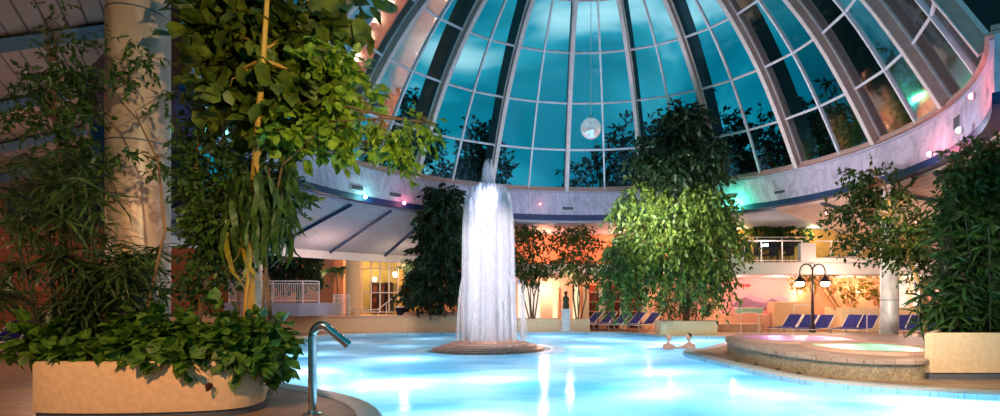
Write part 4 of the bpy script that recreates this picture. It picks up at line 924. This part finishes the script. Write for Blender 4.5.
for i, w_ in enumerate((.09, .06, .08, .05, .09, .07)): sg.box((xa+.05+i*.115, my-.06, Z(285.5, my)), (w_, .02, .14 if i % 2 else .18))
o = sg.build('wall_sign', 'sign_red', smooth=False); tag(o, 'small red lettering sign on the pink wall above the mural', 'sign')
# low steps, trough & rails in the recess
t = struct(MB().box((X(745, 29.6), 29.9, .42), (X(800, 29.6)-X(712, 29.6), 1.4, .84)).build('wall_recess', 'stucco_pink', smooth=False))
struct(MB().box((X(733, 28.5), 28.7, .2), (X(762, 28.5)-X(706, 28.5), 1.2, .4)).build('steps', 'wet_tile', smooth=False))
struct(MB().box((X(793, 29), 29.4, .75), (X(812, 29)-X(772, 29), 1.0, 1.5), bev=.03).build('wall_niche', 'stucco_peach', smooth=False))
t = thing('glass_basin', 'tilted pale green glass basin on the low pink wall', 'basin', (X(749, 29.4), 29.5, .84))
MB().box((X(749, 29.4), 29.5, 1.18), (1.5, .5, .06)).build('rim', 'rail_white', t)
plain('green_glass', rgb(150, 205, 180), .2); MB().box((X(749, 29.4), 29.45, 1.03), (1.36, .4, .24)).build('bowl', 'green_glass', t)
for s in (-1, 1): MB().box((X(749, 29.4)+s*.55, 29.5, .89), (.08, .3, .1)).build('foot', 'rail_white', t)
def hoop(name, label, pts, r=.028, mat='chrome'):
    t = thing(name, label, 'handrail', pts[0]); MB().tube(catmull(pts, 5, closed=False), r, 8).build('rail', mat, t)
    for p in (pts[0], pts[-1]):
        MB().lathe([(.07, 0), (.07, .015), (r, .03)], p, 12).build('flange', mat, t)
    return t
x = X(918, 21.5); hoop('pool_handrail', 'tall chrome handrail standing behind the green hot tub', [(x, 21.3, 0), (x, 21.3, .9), (x+.04, 21.3, 1.35), (x+.14, 21.3, 1.4), (x+.18, 21.3, 1.2), (x+.18, 21.3, 0)], .03, 'chrome')
x = X(862, 24); hoop('pool_handrail', 'thin chrome handrail among the sunbeds right of the lamp post', [(x, 23.6, 0), (x, 23.6, .8), (x+.06, 23.6, .98), (x+.5, 23.6, .95), (x+.55, 23.6, .8), (x+.55, 23.6, 0)], .022, 'rail_white')
x = X(752, 27.2); hoop('pool_handrail', 'chrome handrail beside the pink steps under the balcony', [(x-.5, 27.3, 0), (x-.5, 27.3, .8), (x-.35, 27.3, .98), (x+.2, 27.3, .98), (x+.35, 27.3, .8), (x+.35, 27.3, 0)], .025, 'rail_white')
x = X(806, 27.4); hoop('pool_handrail', 'white tubular rail in front of the peach niche by the lamp post', [(x-.5, 27.6, 0), (x-.5, 27.6, 1.2), (x-.4, 27.6, 1.35), (x+.25, 27.6, 1.35), (x+.35, 27.6, 1.2), (x+.35, 27.6, 0)], .025, 'rail_white')
# wall lamps in the recess
for u, v, Y, lab in ((800, 292, 30.7, 'warm glowing wall lamp behind the lamp post'), (714, 298, 29.1, 'warm glowing wall lamp right of the leaning ficus'), (858, 291, 30.7, 'warm glowing wall lamp behind the golden shrubs')):
    p = W(u, v, Y); t = thing('wall_lamp', lab, 'light', p); MB().box((0, .08, 0), (.12, .08, .22), bev=.01).build('bracket', 'rail_white', t, local=True); MB().ball((0, 0, 0), .1, 12, 8).build('bulb', 'bulb_warm', t, local=True)
    pt_light('wall_lamp_light', (p[0], p[1]-.3, p[2]), (1, .66, .4), 60, .1)
# ================================================================== SHELVES
for i, (u0, u1, lab) in enumerate(((588, 599, 'red-brown wooden shelf bay nearest the statue'), (605, 620, 'red-brown wooden shelf bay between the two middle pillars'), (626, 642, 'red-brown wooden shelf bay nearest the leaning ficus'))):
    Y = 32.0; a, b = X(u0-1, Y), X(u1+1, Y); t = thing('shelf_unit', lab, 'shelf', ((a+b)/2, Y, 0)); w_ = b-a
    MB().box((0, .35, 1.25), (w_, .06, 2.5)).build('back_panel', 'shelf_red', t, local=True, smooth=False)
    for s in (-1, 1): MB().box((s*(w_/2-.03), .05, 1.25), (.05, .58, 2.5)).build('side_panel', 'shelf_red', t, local=True, smooth=False)
    for z in (.35, .95, 1.5, 2.05, 2.48): MB().box((0, .05, z), (w_-.1, .56, .05)).build('shelf', 'shelf_edge', t, local=True, smooth=False)

# ================================================================== SWIMMERS
def skin_obj(name, J, E_, Rr, mat, parent, sub=1):
    me = bpy.data.meshes.new(name); me.from_pydata(J, E_, []); o = bpy.data.objects.new(name, me); C.objects.link(o); o.parent = parent
    m = o.modifiers.new('s', 'SKIN'); m.use_smooth_shade = True; sv = me.skin_vertices[0].data if me.skin_vertices else None
    if sv is None:
        bm = bmesh.new(); bm.from_mesh(me); bm.verts.layers.skin.verify(); bm.to_mesh(me); bm.free(); sv = me.skin_vertices[0].data
    for k, r in enumerate(Rr): sv[k].radius = (r, r); sv[k].use_root = (k == 0)
    o.modifiers.new('d', 'SUBSURF').levels = sub; o.modifiers['d'].render_levels = sub+1
    me.materials.append(M[mat]); return o
def swimmer(loc, rz, label, hair, lean=.0, up=0.0):
    t = thing('person', label, 'person', loc, rz)
    J = [(0, .1, -.75), (0, .06, -.35), (0, .0, -.02), (0, -.02, .13), (0, -.03, .2),           # pelvis, waist, chest, neck base, neck top
         (.17, 0, .04), (-.17, 0, .04), (.3, -.16, -.06), (-.3, -.16, -.06), (.34, -.42, -.02), (-.32, -.42, -.03), (.1, .3, -1.05), (-.1, .3, -1.05)]
    E_ = [(0, 1), (1, 2), (2, 3), (3, 4), (2, 5), (2, 6), (5, 7), (6, 8), (7, 9), (8, 10), (0, 11), (0, 12)]
    J = [(a, b+lean*c, c+up) for a, b, c in J]
    b = skin_obj('body', J, E_, [.15, .13, .14, .065, .055, .075, .075, .05, .05, .035, .035, .08, .08], 'skin', t, 1)
    hb = MB(); hb.ball((0, -.045, .32+up), (.082, .1, .125), 18, 12); hb.ball((0, -.15, .31+up), (.016, .022, .024), 8, 6)
    for s in (-1, 1): hb.ball((s*.083, -.03, .315+up), (.014, .026, .034), 8, 6)
    hb.ball((0, -.138, .262+up), (.03, .012, .01), 8, 6); hb.build('head', 'skin', b, local=True)
    MB().ball((0, -.02, .352+up), (.09, .105, .11), 16, 10).build('hair', hair, t, local=True)
    e = MB()
    for s in (-1, 1): e.ball((s*.032, -.137, .335+up), (.012, .01, .008), 8, 6)
    e.build('eyes', 'black', t, local=True)
    for s, x in ((1, .34), (-1, -.32)):       # hands with five fingers, just under the surface ahead
        h = [(x, -.42+lean*-.02, -.02+up), (x, -.50, -.01+up)]; ed = [(0, 1)]; rr = [.03, .036]
        for k, (fx, L) in enumerate(((-.03, .07), (-.01, .085), (.012, .08), (.032, .062))):
            h += [(x+fx, -.54, -.005+up), (x+fx*1.25, -.54-L, -.03+up)]; i = len(h); ed += [(1, i-2), (i-2, i-1)]; rr += [.0095, .008]
        h += [(x-s*.045, -.48, -.01+up), (x-s*.075, -.52, -.02+up)]; i = len(h); ed += [(1, i-2), (i-2, i-1)]; rr += [.011, .009]
        skin_obj('hand', h, ed, rr, 'skin', t, 0)
    return t
S1 = (X(668, 19.7), 19.7, -.12); S2 = (X(689.5, 19.4), 19.4, -.12)
swimmer(S1, R(35), 'person with pale hair and bare shoulders wading in the pool, the left bather', 'hair_pale', .1, .08)
swimmer(S2, R(-50), 'person with short dark hair and bare shoulders wading in the pool, the right bather', 'hair_dark', .1, .12)
for (cx, cy, r_, lab) in ((S1[0], S1[1], .55, 'pale churned foam around the left bather'), (S2[0], S2[1], .6, 'pale churned foam around the right bather')):
    mb = MB(); rg = random.Random(int(cx*10)); vs = [(cx, cy, -.10)]; n = 30
    for q, (k, z) in enumerate(((.35, -.075), (.7, -.09), (1, -.118))):
        for i in range(n): a = 2*PI*i/n; rr = r_*k*(1+.18*math.sin(3*a+cx)+.1*math.sin(7*a)); vs.append((cx+rr*1.5*math.cos(a), cy+rr*math.sin(a), z+rg.uniform(0, .02)*(q < 2)))
    fs = [(0, 1+i, 1+(i+1) % n) for i in range(n)]+[(1+q*n+i, 1+(q+1)*n+i, 1+(q+1)*n+(i+1) % n, 1+q*n+(i+1) % n) for q in range(2) for i in range(n)]
    tag(mb.add(vs, fs).build('foam_patch', 'foam'), lab, 'foam', kind='stuff')

# ================================================================== LIGHTS
def area_l(name, loc, aim, col, w_, size):
    L = bpy.data.lights.new(name, 'AREA'); L.energy = w_; L.color = col; L.shape = 'DISK'; L.size = size; o = bpy.data.objects.new(name, L); C.objects.link(o)
    o.location = loc; o.rotation_euler = (Vector(aim)-Vector(loc)).to_track_quat('-Z', 'Y').to_euler(); return o
# underwater lamps
for (x, y, w_) in ((-3.6, 11.5, 340), (-1.2, 8.0, 240), (1.5, 6.2, 240), (5.2, 7.6, 380), (8.2, 7.4, 300), (5.9, 9.2, 300), (7.6, 8.6, 260), (3.5, 10.0, 230), (-6.3, 13.6, 300), (-1.5, 12.2, 260), (1.6, 10.4, 240), (-4.8, 16.4, 220), (.2, 16.2, 210), (2.3, 13.4, 220), (-8.2, 17.8, 120),
                   (-9.4, 22.5, 80), (-6.2, 20.8, 80), (-6.4, 25.0, 80), (-2.6, 23.4, 200), (.8, 20.4, 240), (1.8, 17.8, 220), (3.6, 20.6, 330), (4.3, 22.6, 260), (1.6, 24.2, 240), (-.8, 26.3, 160), (5.8, 23.9, 160)):
    pt_light('pool_light', (x, y, -.95), (.72, .89, 1), w_*.76, .25)
# fountain lamps around the mound
for i in range(5):
    a = 2*PI*i/5+.5; pt_light('fountain_light', (FX+1.45*math.cos(a), FY+1.45*math.sin(a), .25), (1, .93, .98), 120, .05, 24, (FX+.35*math.cos(a), FY+.35*math.sin(a), 5))
# added fill spots, no fixtures: foreground, pool deck, fountain, bathers, boarded ceiling
pt_light('planter_fill', (-4.6, 2.6, 4.6), (1, .52, .23), 1350, .15, 60, (-6.2, 8.0, .6))
pt_light('foliage_fill', (-.6, 3.2, 4.4), (1, .80, .42), 1500, .08, 50, (-4.6, 8.8, 4.3))
pt_light('column_spot', (-5.0, 4.6, 1.0), (1, .62, .42), 260, .15, 40, (-7.0, 9.4, 4.8))
pt_light('planter_right_fill', (6.6, 5.6, 4.8), (1, .78, .54), 1150, .06, 48, (8.6, 12.0, .9))
pt_light('mosaic_fill', (2.6, 7.4, 5.0), (1, .78, .6), 2300, .06, 50, (5.6, 12.4, .2))
pt_light('fountain_front_fill', (-.6, 12.6, 5.4), (1, .90, .90), 3300, .06, 42, (FX, FY, 2.2))
pt_light('bather_fill', (2.2, 12.5, 5.0), (1, .88, .82), 2000, .06, 26, (4.0, 19.5, 0))
pt_light('planter_fill', (2.6, 17.6, 2.6), (1, .82, .62), 900, .06, 24, (5.5, 25.6, .4))
pt_light('fountain_side_fill', (-7.5, 14.5, 4.6), (1, .93, .94), 1200, .06, 34, (FX, FY, 2.2))
pt_light('plank_fill', (-9.5, 8.2, 2.6), (1, .6, .4), 70, .2)
pt_light('plank_fill', (-12.5, 13.5, 2.6), (1, .6, .4), 90, .2)
# added fill discs floating under the dome to brighten the marble ring
for th, col_, w_ in ((-75, (.72, .74, 1), 150), (-45, (.78, .74, 1), 190), (-15, (.8, .76, 1), 240), (15, (.86, .8, 1), 330), (45, (1, .84, .92), 620), (80, (1, .82, .84), 560), (110, (1, .82, .84), 300)):
    p = dp(3.2, R(th), 4.9); q = dp(10.2, R(th), 6.5); area_l('ring_fill', p, q, col_, w_*.40, .4)
# halls
for (x, y, z, col_, w_) in ((-12.0, 31.8, 3.3, (1, .66, .34), 260), (-8.6, 31.8, 3.3, (1, .66, .34), 200), (-8.4, 28.6, 3.2, (1, .75, .55), 90), (-13.6, 30.6, 3.2, (1, .6, .4), 130), (-1.5, 32.2, 4.8, (1, .42, .24), 260), (3, 32.4, 4.8, (1, .42, .24), 260), (6, 31.6, 4.6, (1, .5, .3), 200),
                            (-1.5, 32.6, 2.2, (1, .60, .42), 220), (1.8, 31.7, 2.4, (1, .52, .3), 120), (4.3, 31.7, 2.4, (1, .52, .3), 120), (8.6, 29.4, 2.5, (1, .5, .5), 80), (10.8, 29.4, 2.5, (1, .56, .52), 110), (14.6, 29.8, 2.5, (1, .62, .42), 190),
                            (18, 29.6, 2.5, (1, .72, .6), 260), (9.4, 30.6, 5.1, (1, .72, .3), 90), (13, 30.2, 5.1, (1, .78, .42), 160), (16.5, 27, 4.4, (1, .6, .5), 160), (15.5, 18, 4.0, (1, .55, .5), 90), (-17, 12, 3.4, (1, .5, .3), 200), (-18.5, 24, 3.0, (1, .45, .25), 120),
                            (5.2, 29.2, 2.7, (1, .66, .46), 190), (12.2, 25.8, 2.7, (1, .7, .5), 150), (16.5, 24.5, 2.7, (1, .7, .5), 150), (0, 29.4, 2.9, (1, .66, .46), 120), (-11, 25.5, 3.2, (1, .62, .5), 110)):
    pt_light('hall_lamp', (x, y, z), col_, w_, .2)
# added fill spots for the trees and right column, no fixtures
pt_light('tree_fill', (2.2, 17.5, 4.9), (1, .9, .5), 1000, .06, 62, (4.7, 23.0, 4.0))
pt_light('column_right_fill', (9.4, 16.6, 1.2), (1, .88, .78), 520, .06, 60, (11.3, 20, 2.6))
pt_light('tree_fill', (9.6, 15.4, 4.8), (1, .86, .55), 600, .06, 60, (11.0, 18.4, 3.6))
pt_light('tree_fill', (-3.2, 24.0, 4.9), (.8, .95, .9), 260, .2, 50, (-6.4, 28.0, 3.4))

# ================================================================== CAMERA
cam = bpy.data.cameras.new('Camera'); co = bpy.data.objects.new('Camera', cam); C.objects.link(co)
co.location = (0, 0, EYE); co.rotation_euler = (R(90), 0, 0); cam.sensor_width = 36; cam.lens = 36*F/1000; cam.shift_x = -.07; cam.shift_y = .092; cam.clip_end = 400
sc = bpy.context.scene; sc.camera = co
sc.view_settings.view_transform = 'Standard'; sc.view_settings.look = 'None'; sc.view_settings.gamma = 1; sc.view_settings.exposure = 0.0; sc.view_settings.use_curve_mapping = False
sc.cycles.use_denoising = True; sc.cycles.max_bounces = 8; sc.cycles.transparent_max_bounces = 24; sc.cycles.diffuse_bounces = 3; sc.cycles.sample_clamp_indirect = 4
